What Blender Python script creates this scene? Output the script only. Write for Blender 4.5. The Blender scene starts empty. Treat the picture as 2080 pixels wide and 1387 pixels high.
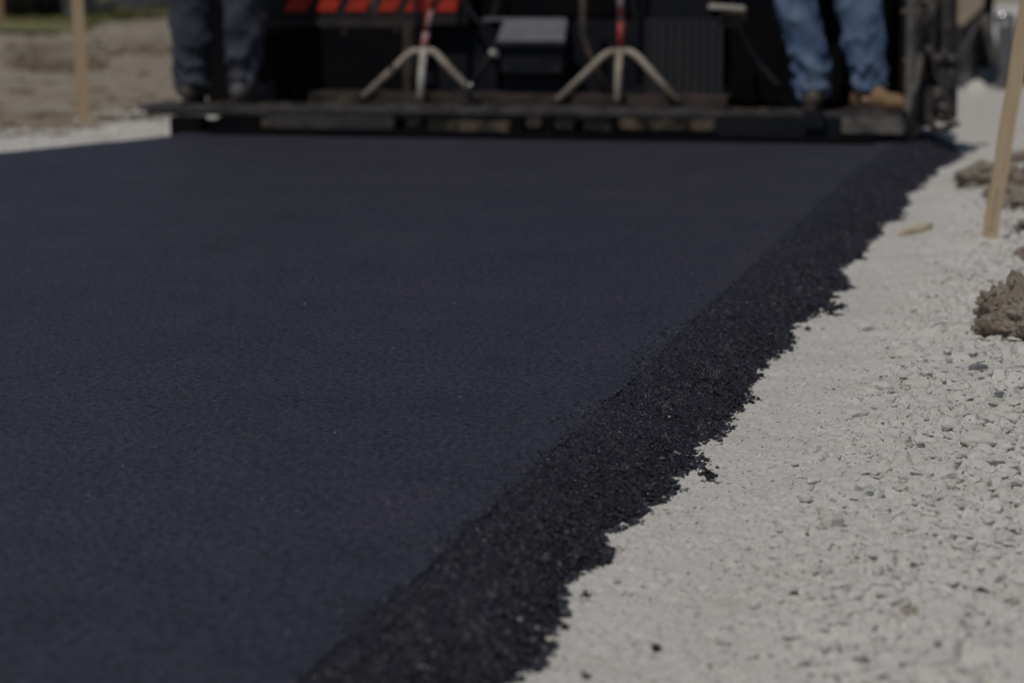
import bpy, bmesh, math, random
import numpy as np
from mathutils import Vector, Matrix, Euler, noise as mnoise
random.seed(4); RS = np.random.RandomState(11)
SC = bpy.context.scene; COL = SC.collection
R = math.radians

# ------------------------------------------------------------------ camera
F_PX = 5000.0; CAM_H = 0.686
PITCH = R(8.570); YAW = R(12.7375)
cd = bpy.data.cameras.new('camera'); cam = bpy.data.objects.new('camera', cd); COL.objects.link(cam)
cam.location = (0, 0, CAM_H)
cam.rotation_euler = (R(90) - PITCH, 0, YAW)
cd.sensor_width = 36; cd.lens = 36 * F_PX / 2080
cd.clip_start = 0.05; cd.clip_end = 3000
cd.dof.use_dof = True; cd.dof.focus_distance = 4.15; cd.dof.aperture_fstop = 3.7; cd.dof.aperture_blades = 8
SC.camera = cam
# ------------------------------------------------------------------ light
SUN_ELEV = R(58); SUN_AZ = R(197)        # azimuth of the sun, clockwise from +Y (behind the camera, to the left)
w = bpy.data.worlds.new('World'); SC.world = w; w.use_nodes = True
nt = w.node_tree; nt.nodes.clear()
sky = nt.nodes.new('ShaderNodeTexSky'); sky.sky_type = 'NISHITA'; sky.sun_disc = False
sky.sun_elevation = SUN_ELEV; sky.sun_rotation = SUN_AZ
sky.air_density = 1.0; sky.dust_density = 0.6; sky.ozone_density = 1.6
bg = nt.nodes.new('ShaderNodeBackground'); bg.inputs['Strength'].default_value = 0.085
ow = nt.nodes.new('ShaderNodeOutputWorld')
nt.links.new(sky.outputs[0], bg.inputs[0]); nt.links.new(bg.outputs[0], ow.inputs[0])
sd = bpy.data.lights.new('sun', 'SUN'); sd.energy = 4.0; sd.angle = R(0.55); sd.color = (1.0, 0.95, 0.88)
sun = bpy.data.objects.new('sun', sd); COL.objects.link(sun)
sv = Vector((math.sin(SUN_AZ) * math.cos(SUN_ELEV), math.cos(SUN_AZ) * math.cos(SUN_ELEV), math.sin(SUN_ELEV)))
sun.rotation_euler = sv.to_track_quat('Z', 'Y').to_euler()
sun.location = (-4, -6, 12)
vs = SC.view_settings; vs.view_transform = 'Standard'; vs.look = 'None'; vs.exposure = -1.6; vs.gamma = 1; vs.use_curve_mapping = False

# ------------------------------------------------------------------ survey: where a sight line of the photograph meets a plane of the place
_fw = Vector((-math.sin(YAW) * math.cos(PITCH), math.cos(YAW) * math.cos(PITCH), -math.sin(PITCH)))
_rt = Vector((math.cos(YAW), math.sin(YAW), 0)); _up = _rt.cross(_fw)
def ray(px, py): return _fw * F_PX + _rt * (px - 1040) - _up * (py - 693.5)
def G(px, py, z=0.0):
    d = ray(px, py); p = Vector((0, 0, CAM_H)) + d * ((z - CAM_H) / d.z); return p
def V(px, py, Y):
    d = ray(px, py); return Vector((0, 0, CAM_H)) + d * (Y / d.y)

# ------------------------------------------------------------------ helpers
def tag(o, label=None, cat=None, group=None, kind=None):
    if label: o['label'] = label
    if cat: o['category'] = cat
    if group: o['group'] = group
    if kind: o['kind'] = kind
    return o
def empty(name, loc, label, cat, group=None):
    o = bpy.data.objects.new(name, None); COL.objects.link(o); o.location = loc
    return tag(o, label, cat, group)
def link(name, me, mat, parent=None, smooth=False):
    o = bpy.data.objects.new(name, me); COL.objects.link(o)
    if mat is not None:
        me.materials.clear(); me.materials.append(mat)
    if parent is not None:
        o.parent = parent; o.matrix_parent_inverse = Matrix.Translation(-parent.matrix_basis.translation)   # world coordinates stay as modelled
    if smooth: me.shade_smooth()
    return o
def np_mesh(name, v, f, smooth=True):
    me = bpy.data.meshes.new(name); v = np.ascontiguousarray(v, dtype=np.float32); f = np.ascontiguousarray(f, dtype=np.int32)
    k = f.shape[1]
    me.vertices.add(len(v)); me.vertices.foreach_set('co', v.ravel())
    me.loops.add(f.size); me.loops.foreach_set('vertex_index', f.ravel())
    me.polygons.add(len(f)); me.polygons.foreach_set('loop_start', np.arange(0, f.size, k, dtype=np.int32))
    me.polygons.foreach_set('loop_total', np.full(len(f), k, dtype=np.int32))
    me.update(calc_edges=True)
    if smooth: me.shade_smooth()
    else: me.shade_flat()
    return me
def grid_faces(ny, nx):
    i = np.arange(ny * nx).reshape(ny, nx)
    return np.stack([i[:-1, :-1], i[:-1, 1:], i[1:, 1:], i[1:, :-1]], -1).reshape(-1, 4)
def hsh(ix, iy, s=0):
    h = (ix.astype(np.int64) * 374761393 + iy.astype(np.int64) * 668265263 + s * 1442695041) & 0xffffffff
    h = ((h ^ (h >> 13)) * 1274126177) & 0xffffffff
    h = ((h ^ (h >> 15)) * 2246822519) & 0xffffffff
    return ((h ^ (h >> 16)) & 0xffffff) / float(0xffffff)
def vn(x, y, s=0):
    ix = np.floor(x); iy = np.floor(y); fx = x - ix; fy = y - iy
    fx = fx * fx * (3 - 2 * fx); fy = fy * fy * (3 - 2 * fy)
    a = hsh(ix, iy, s); b = hsh(ix + 1, iy, s); c = hsh(ix, iy + 1, s); d = hsh(ix + 1, iy + 1, s)
    return (a + (b - a) * fx) * (1 - fy) + (c + (d - c) * fx) * fy
def fbm(x, y, s=0, oct=4):
    r = 0; a = 0.5; t = 0
    for o in range(oct):
        r = r + a * vn(x * 2 ** o + 17.3 * o, y * 2 ** o - 9.1 * o, s + o); t += a; a *= 0.5
    return r / t * 2 - 1
def stones(X, Y, size, s=0, prob=1.0):
    """heights 0..1 of angular stones, one for each cell of a jittered grid"""
    x = X / size; y = Y / size; ix = np.floor(x); iy = np.floor(y)
    out = np.zeros_like(x)
    for dx in (-1, 0, 1):
        for dy in (-1, 0, 1):
            cx = ix + dx; cy = iy + dy
            px = cx + 0.15 + 0.7 * hsh(cx, cy, s); py = cy + 0.15 + 0.7 * hsh(cx, cy, s + 1)
            r = 0.30 + 0.36 * hsh(cx, cy, s + 2); on = hsh(cx, cy, s + 3) < prob
            ang = hsh(cx, cy, s + 4) * 6.28; asp = 0.65 + 0.35 * hsh(cx, cy, s + 5)
            u = ((x - px) * np.cos(ang) + (y - py) * np.sin(ang)) / r; v = (-(x - px) * np.sin(ang) + (y - py) * np.cos(ang)) / (r * asp)
            a2 = hsh(cx, cy, s + 6) * 1.57
            d = np.maximum(np.maximum(np.abs(u), np.abs(v)) * 0.86, np.hypot(u, v) * 0.8)
            d = np.maximum(d, np.abs(u * np.cos(a2) + v * np.sin(a2)))
            top = 0.55 + 0.45 * hsh(cx, cy, s + 7) + 0.3 * (u * (hsh(cx, cy, s + 8) - .5) + v * (hsh(cx, cy, s + 9) - .5)) * 2
            h = np.clip(np.minimum((1 - d) * 2.6, top), 0, 2) * r * 1.6
            out = np.maximum(out, np.where(on, h, 0))
    return out

# ---- materials
def nodes(name):
    m = bpy.data.materials.new(name); m.use_nodes = True; n = m.node_tree; n.nodes.clear()
    b = n.nodes.new('ShaderNodeBsdfPrincipled'); o = n.nodes.new('ShaderNodeOutputMaterial')
    n.links.new(b.outputs[0], o.inputs[0]); return m, n, b
def ramp(n, src, stops):
    r = n.nodes.new('ShaderNodeValToRGB'); e = r.color_ramp.elements
    while len(e) < len(stops): e.new(0.5)
    for el, (p, c) in zip(e, stops): el.position = p; el.color = (*c, 1) if len(c) == 3 else c
    n.links.new(src, r.inputs[0]); return r.outputs[0]
def noisetex(n, scale, detail=4, rough=0.55, coord='Object', stretch=None, dist=0):
    t = n.nodes.new('ShaderNodeTexNoise'); t.inputs['Scale'].default_value = scale
    t.inputs['Detail'].default_value = detail; t.inputs['Roughness'].default_value = rough; t.inputs['Distortion'].default_value = dist
    c = n.nodes.new('ShaderNodeTexCoord'); s = c.outputs[coord]
    if stretch:
        mp = n.nodes.new('ShaderNodeMapping'); mp.inputs['Scale'].default_value = stretch
        n.links.new(s, mp.inputs[0]); s = mp.outputs[0]
    n.links.new(s, t.inputs['Vector']); return t.outputs['Fac']
def bump(n, b, h, strength=0.3, dist=0.01, prev=None):
    k = n.nodes.new('ShaderNodeBump'); k.inputs['Strength'].default_value = strength; k.inputs['Distance'].default_value = dist
    n.links.new(h, k.inputs['Height'])
    if prev is not None: n.links.new(prev, k.inputs['Normal'])
    n.links.new(k.outputs[0], b.inputs['Normal']); return k.outputs[0]
def mixc(n, fac, a, b, mode='MIX'):
    m = n.nodes.new('ShaderNodeMix'); m.data_type = 'RGBA'; m.blend_type = mode
    for val, i in ((fac, 0), (a, 6), (b, 7)):
        if isinstance(val, (int, float)): m.inputs[i].default_value = val
        elif isinstance(val, tuple): m.inputs[i].default_value = (*val, 1)
        else: n.links.new(val, m.inputs[i])
    return m.outputs[2]
def paint(name, c, c2=None, scale=8, rough=0.5, metal=0.0, bstr=0.15, lo=0.42, hi=0.62, stretch=None, dist=0.004, spec=0.5):
    m, n, b = nodes(name)
    c2 = c2 or tuple(x * 0.6 for x in c)
    f = noisetex(n, scale, 6, 0.62, stretch=stretch)
    n.links.new(ramp(n, f, [(lo, c), (hi, c2)]), b.inputs['Base Color'])
    b.inputs['Roughness'].default_value = rough; b.inputs['Metallic'].default_value = metal; b.inputs['Specular IOR Level'].default_value = spec
    bump(n, b, noisetex(n, scale * 6, 5, 0.6), bstr, dist)
    return m
M = {}
# gravel: pale crushed limestone
m, n, b = nodes('gravel')
f1 = noisetex(n, 5.5, 5, 0.6); f2 = noisetex(n, 90, 4, 0.6); f3 = noisetex(n, 420, 3, 0.6)
base = ramp(n, f1, [(0.3, (0.72, 0.69, 0.63)), (0.55, (0.79, 0.765, 0.715)), (0.75, (0.81, 0.79, 0.75))])
base = mixc(n, 1.0, base, ramp(n, f2, [(0.28, (0.78, 0.72, 0.64)), (0.42, (1, 1, 1))]), 'MULTIPLY')
base = mixc(n, 1.0, base, ramp(n, f3, [(0.3, (0.80, 0.74, 0.66)), (0.42, (1, 1, 1))]), 'MULTIPLY')
n.links.new(base, b.inputs['Base Color']); b.inputs['Roughness'].default_value = 0.92; b.inputs['Specular IOR Level'].default_value = 0.2
k = bump(n, b, noisetex(n, 260, 5, 0.65), 0.55, 0.003)
M['gravel'] = m
m, n, b = nodes('gravel_stones')
g = n.nodes.new('ShaderNodeNewGeometry')
base = ramp(n, g.outputs['Random Per Island'], [(0.0, (0.68, 0.64, 0.58)), (0.15, (0.78, 0.755, 0.71)), (0.85, (0.82, 0.80, 0.76)), (0.985, (0.72, 0.69, 0.65)), (1.0, (0.42, 0.35, 0.29))])
base = mixc(n, 1.0, base, ramp(n, noisetex(n, 220, 4, 0.6), [(0.3, (0.75, 0.72, 0.68)), (0.5, (1, 1, 1))]), 'MULTIPLY')
n.links.new(base, b.inputs['Base Color']); b.inputs['Roughness'].default_value = 0.9; b.inputs['Specular IOR Level'].default_value = 0.2
bump(n, b, noisetex(n, 300, 4, 0.6), 0.5, 0.002)
M['stone'] = m
# asphalt mat
def asphalt(name, c0, c1, scale, bstr, bd, rough, grain=0.0):
    m, n, b = nodes(name)
    vo = n.nodes.new('ShaderNodeTexVoronoi'); vo.inputs['Scale'].default_value = scale; vo.feature = 'F1'
    tc = n.nodes.new('ShaderNodeTexCoord'); n.links.new(tc.outputs['Object'], vo.inputs['Vector'])
    base = ramp(n, noisetex(n, scale * 0.45, 5, 0.75), [(0.36, c0), (0.64, c1)])
    base = mixc(n, 1.0, base, ramp(n, noisetex(n, 9, 5, 0.75), [(0.32, (0.80, 0.84, 0.86)), (0.68, (1.12, 1.04, 1.08))]), 'MULTIPLY')
    base = mixc(n, 1.0, base, ramp(n, noisetex(n, 2.2, 5, 0.65), [(0.3, (0.84, 0.85, 0.87)), (0.7, (1.12, 1.08, 1.08))]), 'MULTIPLY')
    base = mixc(n, 1.0, base, ramp(n, noisetex(n, 7, 5, 0.7, stretch=(1, 3.2, 1)), [(0.34, (0.88, 0.89, 0.91)), (0.52, (1.02, 1.02, 1.02))]), 'MULTIPLY')
    n.links.new(base, b.inputs['Base Color'])
    rr = ramp(n, vo.outputs['Color'], [(0.0, (rough - 0.2,) * 3), (1.0, (rough + 0.15,) * 3)])
    n.links.new(rr, b.inputs['Roughness']); b.inputs['Specular IOR Level'].default_value = 0.5
    inv = n.nodes.new('ShaderNodeMath'); inv.operation = 'MULTIPLY'; inv.inputs[1].default_value = -1.0
    n.links.new(vo.outputs['Distance'], inv.inputs[0])
    k1 = bump(n, b, inv.outputs[0], bstr, bd)
    k2 = bump(n, b, noisetex(n, scale * 0.33, 5, 0.7), bstr * 0.6, bd * 1.5, k1)
    base2 = mixc(n, 1.0, base, ramp(n, noisetex(n, scale * 0.2, 4, 0.7, stretch=(1, 1.6, 1)), [(0.30, (0.35, 0.35, 0.38)), (0.40, (1, 1, 1))]), 'MULTIPLY'); n.links.new(base2, b.inputs['Base Color'])  # darkness of the pores painted into the colour, apart from the bump
    base2 = mixc(n, 1.0, base2, ramp(n, noisetex(n, scale * 0.11, 5, 0.75), [(0.30, (0.30, 0.30, 0.33)), (0.36, (1, 1, 1))]), 'MULTIPLY'); n.links.new(base2, b.inputs['Base Color'])
    # pores: sparse pits
    k3 = bump(n, b, ramp(n, noisetex(n, scale * 0.22, 3, 0.6), [(0.30, (0, 0, 0)), (0.38, (1, 1, 1))]), 0.7, bd * 1.6, k2)
    return m
M['mat'] = asphalt('asphalt_mat', (0.014, 0.0145, 0.022), (0.098, 0.095, 0.126), 190, 0.7, 0.0035, 0.55)
M['slope'] = asphalt('asphalt_loose', (0.026, 0.025, 0.033), (0.064, 0.062, 0.080), 190, 0.7, 0.004, 0.5)
m, n, b = nodes('asphalt_grains')
g = n.nodes.new('ShaderNodeNewGeometry')
n.links.new(ramp(n, g.outputs['Random Per Island'], [(0, (0.012, 0.011, 0.015)), (0.70, (0.048, 0.047, 0.064)), (0.97, (0.085, 0.084, 0.108)), (1, (0.24, 0.24, 0.27))]), b.inputs['Base Color'])
n.links.new(ramp(n, g.outputs['Random Per Island'], [(0, (0.6,) * 3), (0.7, (0.45,) * 3), (1, (0.22,) * 3)]), b.inputs['Roughness'])
bump(n, b, noisetex(n, 500, 3, 0.6), 0.5, 0.001)
M['grain'] = m
m, n, b = nodes('surface_grit')
g = n.nodes.new('ShaderNodeNewGeometry')
n.links.new(ramp(n, g.outputs['Random Per Island'], [(0, (0.02, 0.02, 0.026)), (0.80, (0.075, 0.075, 0.095)), (0.93, (0.16, 0.16, 0.19)), (1, (0.62, 0.62, 0.64))]), b.inputs['Base Color'])
b.inputs['Roughness'].default_value = 0.35; M['grit'] = m  # palest islands put the mat's glints into the grain colour
M['rust2'] = paint('dull_dust', (0.26, 0.22, 0.18), (0.16, 0.14, 0.12), 60, 0.9)
# earth
m, n, b = nodes('earth')
base = ramp(n, noisetex(n, 0.9, 6, 0.65), [(0.3, (0.36, 0.29, 0.205)), (0.5, (0.46, 0.39, 0.31)), (0.7, (0.52, 0.465, 0.395))])
base = mixc(n, 1.0, base, ramp(n, noisetex(n, 14, 5, 0.65), [(0.3, (0.62, 0.58, 0.52)), (0.52, (1, 1, 1))]), 'MULTIPLY')
n.links.new(base, b.inputs['Base Color']); b.inputs['Roughness'].default_value = 0.95; b.inputs['Specular IOR Level'].default_value = 0.15
bump(n, b, noisetex(n, 30, 6, 0.7), 0.6, 0.03)
M['earth'] = m
m, n, b = nodes('mud')
base = ramp(n, noisetex(n, 16, 6, 0.65), [(0.3, (0.27, 0.215, 0.165)), (0.5, (0.40, 0.335, 0.275)), (0.7, (0.48, 0.425, 0.37))])
n.links.new(base, b.inputs['Base Color']); b.inputs['Roughness'].default_value = 0.9; b.inputs['Specular IOR Level'].default_value = 0.2
bump(n, b, noisetex(n, 120, 6, 0.7), 0.9, 0.008)
M['mud'] = m
M['straw'] = paint('straw', (0.36, 0.27, 0.16), rough=0.8)
# wood
def wood(name, a, c):
    m, n, b = nodes(name)
    f = noisetex(n, 22, 5, 0.6, stretch=(9, 9, 0.35), dist=0.6)
    n.links.new(ramp(n, f, [(0.3, a), (0.7, c)]), b.inputs['Base Color'])
    b.inputs['Roughness'].default_value = 0.75; b.inputs['Specular IOR Level'].default_value = 0.25
    bump(n, b, f, 0.25, 0.002); return m
M['wood'] = wood('lath_wood', (0.50, 0.37, 0.23), (0.64, 0.51, 0.345))
M['wood2'] = wood('weathered_wood', (0.36, 0.22, 0.12), (0.5, 0.34, 0.2))
M['chipwood'] = wood('splinter_wood', (0.62, 0.50, 0.33), (0.74, 0.62, 0.45))
M['black'] = paint('black_paint', (0.0035, 0.0038, 0.006), (0.007, 0.0065, 0.007), 5, 0.7, 0, 0.15, spec=0.12)
M['navy'] = paint('dark_navy_steel', (0.010, 0.012, 0.020), (0.020, 0.020, 0.025), 6, 0.65, 0, 0.15, spec=0.2)
M['panel'] = paint('dark_grey_panel', (0.028, 0.028, 0.034), (0.045, 0.037, 0.030), 7, 0.65, 0, 0.1, spec=0.2)
M['orange'] = paint('orange_decal', (0.62, 0.045, 0.018), (0.50, 0.040, 0.018), 9, 0.5, 0, 0.05)
M['steel'] = paint('walkway_steel', (0.095, 0.087, 0.086), (0.040, 0.036, 0.035), 9, 0.75, 0.0, 0.4)
M['rust'] = paint('rusty_steel', (0.085, 0.062, 0.050), (0.035, 0.028, 0.025), 11, 0.75, 0.1, 0.5)
M['dusty'] = paint('dusty_steel', (0.17, 0.13, 0.09), (0.018, 0.016, 0.014), 9, 0.9, 0, 0.6, 0.36, 0.54)
M['caked'] = paint('caked_metal', (0.21, 0.19, 0.17), (0.075, 0.068, 0.066), 9, 0.9, 0.0, 0.8, 0.42, 0.62, None, 0.01)
M['caked_dark'] = paint('caked_dark_metal', (0.050, 0.046, 0.048), (0.11, 0.095, 0.082), 8, 0.85, 0.0, 0.7, 0.45, 0.75, None, 0.01)
M['greylid'] = paint('grey_lid', (0.20, 0.205, 0.23), (0.16, 0.165, 0.18), 8, 0.5, 0, 0.1)
M['offwhite'] = paint('worn_white_paint', (0.60, 0.57, 0.52), (0.33, 0.26, 0.19), 14, 0.6, 0, 0.3, 0.45, 0.72)
M['legpaint'] = paint('weathered_leg_paint', (0.48, 0.42, 0.34), (0.24, 0.185, 0.135), 14, 0.65, 0, 0.3, 0.45, 0.68)
M['red'] = paint('red_paint', (0.52, 0.035, 0.03), (0.42, 0.06, 0.05), 14, 0.5, 0, 0.1)
M['pink'] = paint('scuffed_red_paint', (0.50, 0.40, 0.42), (0.5, 0.12, 0.11), 26, 0.6, 0, 0.1, 0.45, 0.56)
M['rubber'] = paint('rubber', (0.012, 0.012, 0.013), (0.03, 0.027, 0.025), 7, 0.85, 0, 0.3, spec=0.15)
M['chrome'] = paint('bright_steel', (0.55, 0.55, 0.56), (0.4, 0.4, 0.4), 10, 0.25, 0.9, 0.05)
M['tanbox'] = paint('tan_panel', (0.42, 0.35, 0.27), (0.30, 0.24, 0.18), 5, 0.7, 0, 0.2)
M['greymud'] = paint('dusty_grey_flap', (0.15, 0.15, 0.165), (0.07, 0.07, 0.08), 5, 0.7, 0, 0.3, 0.4, 0.65, (1, 1, 0.3))
def cloth(name, a, c, bs=0.3):
    m, n, b = nodes(name)
    f = noisetex(n, 7, 4, 0.6)
    col = ramp(n, f, [(0.35, a), (0.65, c)])
    n.links.new(col, b.inputs['Base Color']); b.inputs['Roughness'].default_value = 0.95; b.inputs['Specular IOR Level'].default_value = 0.1
    bump(n, b, noisetex(n, 700, 2, 0.5), bs, 0.001); return m
M['jeans'] = cloth('blue_denim', (0.080, 0.13, 0.235), (0.21, 0.29, 0.41))
M['darkjeans'] = cloth('dark_denim', (0.050, 0.056, 0.075), (0.095, 0.102, 0.122))
M['shirt_or'] = cloth('orange_shirt', (0.55, 0.16, 0.03), (0.65, 0.22, 0.05))
M['shirt_gn'] = cloth('lime_shirt', (0.40, 0.50, 0.05), (0.5, 0.6, 0.08))
M['boot_tan'] = paint('tan_leather', (0.36, 0.225, 0.105), (0.24, 0.15, 0.075), 14, 0.7, 0, 0.4, 0.4, 0.62)
M['boot_brown'] = paint('brown_leather', (0.10, 0.075, 0.06), (0.17, 0.14, 0.11), 14, 0.7, 0, 0.4)
M['boot_grey'] = paint('dusty_leather', (0.15, 0.145, 0.14), (0.08, 0.07, 0.065), 14, 0.75, 0, 0.4)
M['sole'] = paint('boot_sole', (0.05, 0.04, 0.035), (0.10, 0.08, 0.07), 14, 0.8)
M['skin'] = paint('skin', (0.50, 0.31, 0.22), (0.44, 0.26, 0.18), 5, 0.55, 0, 0.1)
M['hair'] = paint('hair', (0.05, 0.03, 0.02), rough=0.7)
M['hat'] = paint('hard_hat', (0.75, 0.75, 0.72), (0.7, 0.7, 0.68), 5, 0.35)
M['grass'] = paint('grass_blades', (0.18, 0.20, 0.06), (0.32, 0.28, 0.12), 1.2, 0.7)
M['turf'] = paint('turf', (0.19, 0.20, 0.075), (0.33, 0.28, 0.15), 0.8, 0.9)
M['oldroad'] = paint('old_asphalt', (0.045, 0.042, 0.045), (0.07, 0.062, 0.06), 1.5, 0.8)
M['crumb'] = M['grain']

# ------------------------------------------------------------------ ground, gravel, road
def steps(a, b, d): return list(np.linspace(a, b, max(2, int(round((b - a) / d)) + 1)))[:-1]
def gravel_base(X, Y):
    bank = np.clip((X + 0.44) / 0.34, 0, 1); bank = bank * bank * (3 - 2 * bank)
    z = -0.090 + 0.030 * bank * (0.75 + 0.25 * fbm(X * 2, Y * 0.9, 3)) + 0.006 * fbm(X * 3.1, Y * 3.1, 5, 3)
    lb = np.clip((-3.9 - X) / 0.35, 0, 1)
    z = z + lb * (0.030 + 0.022 * fbm(X * 4, Y * 4, 8, 3))
    return z
def rough(X): return np.clip((X + 0.46) / 0.22, 0.0, 1.0)
def gravel_z(X, Y):
    ro = rough(X) * (0.7 + 0.6 * vn(X * 5, Y * 5, 44))
    z = gravel_base(X, Y)
    wx = X + 0.004 * fbm(X * 60, Y * 60, 71, 2); wy = Y + 0.004 * fbm(X * 60, Y * 60, 72, 2)
    dust = 0.35 + 0.9 * vn(X * 11, Y * 11, 33)
    h = 0.0070 * stones(wx, wy, 0.013, 20, 0.8) * (0.75 + .6 * ro)
    h = np.maximum(h, 0.020 * stones(wx, wy, 0.032, 40, 0.5) * (0.2 + ro) - 0.001)
    h = np.maximum(h, 0.030 * stones(wx, wy, 0.085, 60, 0.22) * ro - 0.005)
    h = np.maximum(h, 0.0040 * stones(wx, wy, 0.0065, 10, 0.85)) * np.clip(dust, 0.3, 1)
    z = z + h + 0.0045 * (0.5 + ro) * fbm(X * 22, Y * 22, 55, 4) + 0.0014 * fbm(X * 150, Y * 150, 57, 2) - 0.006 * np.clip(0.30 - vn(X * 48, Y * 48, 58), 0, 1) * 3
    return z
rowsY = [-15, -8, -4, -2, -1, 0, 0.6, 1.2]
y = 1.7
while y < 12.5:
    rowsY.append(y); y += 0.00125 * y if y > 2.1 else 0.02
while y < 60: rowsY.append(y); y *= 1.02
rowsY = np.array(rowsY)
gx = steps(-5.6, -5.1, .1) + steps(-5.1, -3.6, .013) + steps(-3.6, -0.75, .25) + steps(-0.75, -0.60, .01) + steps(-0.60, 0.10, .0017) + steps(0.10, 0.5, .012) + steps(.5, 3.2, .1) + [3.2]
gx = np.array(gx)
X, Y = np.meshgrid(gx, rowsY)
Z = gravel_z(X, Y)
Z[:, 0] = -0.45; Z[:, -1] = -0.4; Z[0] = -0.4; Z[-1] = -0.4
edgeL = -4.62 + 0.24 * np.clip((Y - 10.3) / 1.2, 0, 1) + 0.10 * fbm(Y * 1.1, Y * 0 + 3, 9, 4)
Z = Z - np.clip((edgeL - X) / 0.35, 0, 1) * 0.25
edgeR = 2.4 + 0.3 * fbm(Y * .5, Y * 0 + 5, 19, 4)
Z = Z - np.clip((X - edgeR) / 0.5, 0, 1) * 0.25
me = np_mesh('gravel_bed', np.stack([X, Y, Z], -1).reshape(-1, 3), grid_faces(*X.shape))
tag(link('gravel_bed', me, M['gravel']), kind='structure')

# earth terrain to the horizon
ty = np.array([-400, -150, -60, -30, -15] + list(np.arange(-8, 8, 1.0)) + steps(8, 24, .05) + [24 * 1.02 ** i for i in range(0, 150)] + [600, 900])
tx = np.array([-900, -600, -300, -150, -80, -50, -35, -25, -20, -17] + steps(-15, -4.2, .055) + [-4.2, -3, -1, 1, 2, 2.6] + steps(3, 12, .4) + [12, 20, 40, 80, 160, 300, 600, 900])
X, Y = np.meshgrid(tx, ty)
def earth_z(X, Y):
    left = np.clip((-4.10 - X) / 0.35, 0, 1); right = np.clip((X - 2.0) / 0.8, 0, 1)
    z = -0.24 + left * 0.165 + right * 0.16
    d = -4.6 - X
    z = z + np.clip(d, 0, 8) * 0.012
    det = np.clip(1.6 - np.abs(X) / 60, 0, 1)
    z = z + det * (left + 0.4 * right) * (0.030 * fbm(X * 1.3, Y * 1.3, 101, 5) + 0.045 * np.maximum(fbm(X * 3.7, Y * 3.7, 111, 4), 0))
    # a low scarp left by the grader
    sc = X + 8.3 + 0.42 * fbm(Y * .7, Y * 0 + 1, 121, 4) + (Y - 20) * 0.03
    z = z + np.clip(-sc / 0.16, 0, 1) * 0.13 * (0.6 + 0.4 * vn(Y * 1.1, Y * 0, 131))
    z = z + left * 0.10 * np.maximum(fbm(X * .9 + 3, Y * 1.6, 141, 4) - 0.25, 0)
    return z
Z = earth_z(X, Y)
me = np_mesh('ground', np.stack([X, Y, Z], -1).reshape(-1, 3), grid_faces(*X.shape))
tag(link('ground', me, M['earth']), kind='structure')

# road mat with its loose edge
def slope_z(u, X, Y):
    """u = 0 at the crest of the edge, 1 at its toe"""
    ag = stones(X + .003 * fbm(X * 90, Y * 90, 5, 2), Y, 0.011, 200, 0.9) * 0.0035 + stones(X, Y, 0.022, 220, 0.45) * 0.007
    uc = np.clip(u, 0, 1.3); z = -0.100 * (0.70 * uc + 0.30 * uc ** 6) + 0.007 * np.sin(np.clip(u, 0, 1) * math.pi) * (1 + fbm(X * 9, Y * 5, 230, 3))
    rgh = np.clip(u * 5, 0, 1)
    z = z + rgh * (ag + 0.007 * (0.35 + u) * fbm(X * 30, Y * 30, 240, 4) + 0.034 * np.clip(u - .25, 0, .8) * fbm(X * 17, Y * 17, 245, 3) + 0.020 * np.clip(u - .25, 0, .8) * stones(X, Y, 0.040, 280, 0.55) + 0.010 * np.clip(u - .1, 0, .8) * fbm(X * 45, Y * 45, 285, 3))
    crest = np.exp(-((u - 0.07) / 0.05) ** 2)
    z = z + crest * (0.0045 * fbm(X * 40, Y * 40, 250, 3) - 0.006 * np.clip(fbm(Y * 7, Y * 0 + .5, 260, 4) + .25, 0, 1))
    return z
def crest_x(Y): return -0.716 + 0.05 * np.clip((Y - 8.6) / 1.5, 0, 1) ** 1.3 + 0.007 * fbm(Y * 3, Y * 0 + .3, 300, 3) + 0.006 * fbm(Y * 22, Y * 0 + .8, 305, 3)
def toe_x(Y): return -0.582 + 0.0095 * (Y - 2.5) + 0.040 * fbm(Y * 4.5, Y * 0 + .7, 310, 2) + 0.034 * fbm(Y * 15, Y * 0 + .2, 320, 3) - 0.012 + 0.07 * np.clip((Y - 9.2) / 1.2, 0, 1)
ry = [-15, -8, -4, -2, -1, 0, 0.6, 1.2]; y = 1.7
while y < 10.9:
    ry.append(y); y += 0.00125 * y if y > 2.1 else 0.02
ry = np.array(ry)
leftx = lambda Y: -3.68 - 0.30 * np.clip((9.75 - Y) / 1.1, 0, 1.3) + 0.02 * fbm(Y * 4, Y * 0, 330, 4)
su = np.array([-1.2, -1.12, -1.04, -1.0] + steps(-0.98, -0.2, 0.06) + steps(-0.2, -0.02, 0.012) + steps(-0.02, 0, 0.004) + steps(0, 1.3, 0.0105) + [1.3])
S, Y = np.meshgrid(su, ry)
cx = crest_x(Y); tx_ = toe_x(Y); lx = leftx(Y)
X = np.where(S < -1, lx + (S + 1) * 0.9, np.where(S < 0, cx + (-S) * (lx - cx), cx + S * (tx_ - cx)))
Z = np.where(S < -1, (S + 1) * 0.75 + 0.02 * fbm(X * 25, Y * 25, 340, 3) * np.clip(-(S + 1) * 20, 0, 1), np.where(S < 0, 0.0012 * fbm(X * 2.2, Y * 2.2, 350, 3), slope_z(S, X, Y)))
me = np_mesh('road', np.stack([X, Y, Z], -1).reshape(-1, 3), grid_faces(*X.shape))
me.materials.append(M['mat']); me.materials.append(M['slope'])
fi = np.tile(((su[:-1] > 0.02) | (su[:-1] < -1)).astype(np.int32), len(ry) - 1)
me.polygons.foreach_set('material_index', fi)
o = bpy.data.objects.new('road', me); COL.objects.link(o); tag(o, kind='structure')

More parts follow.
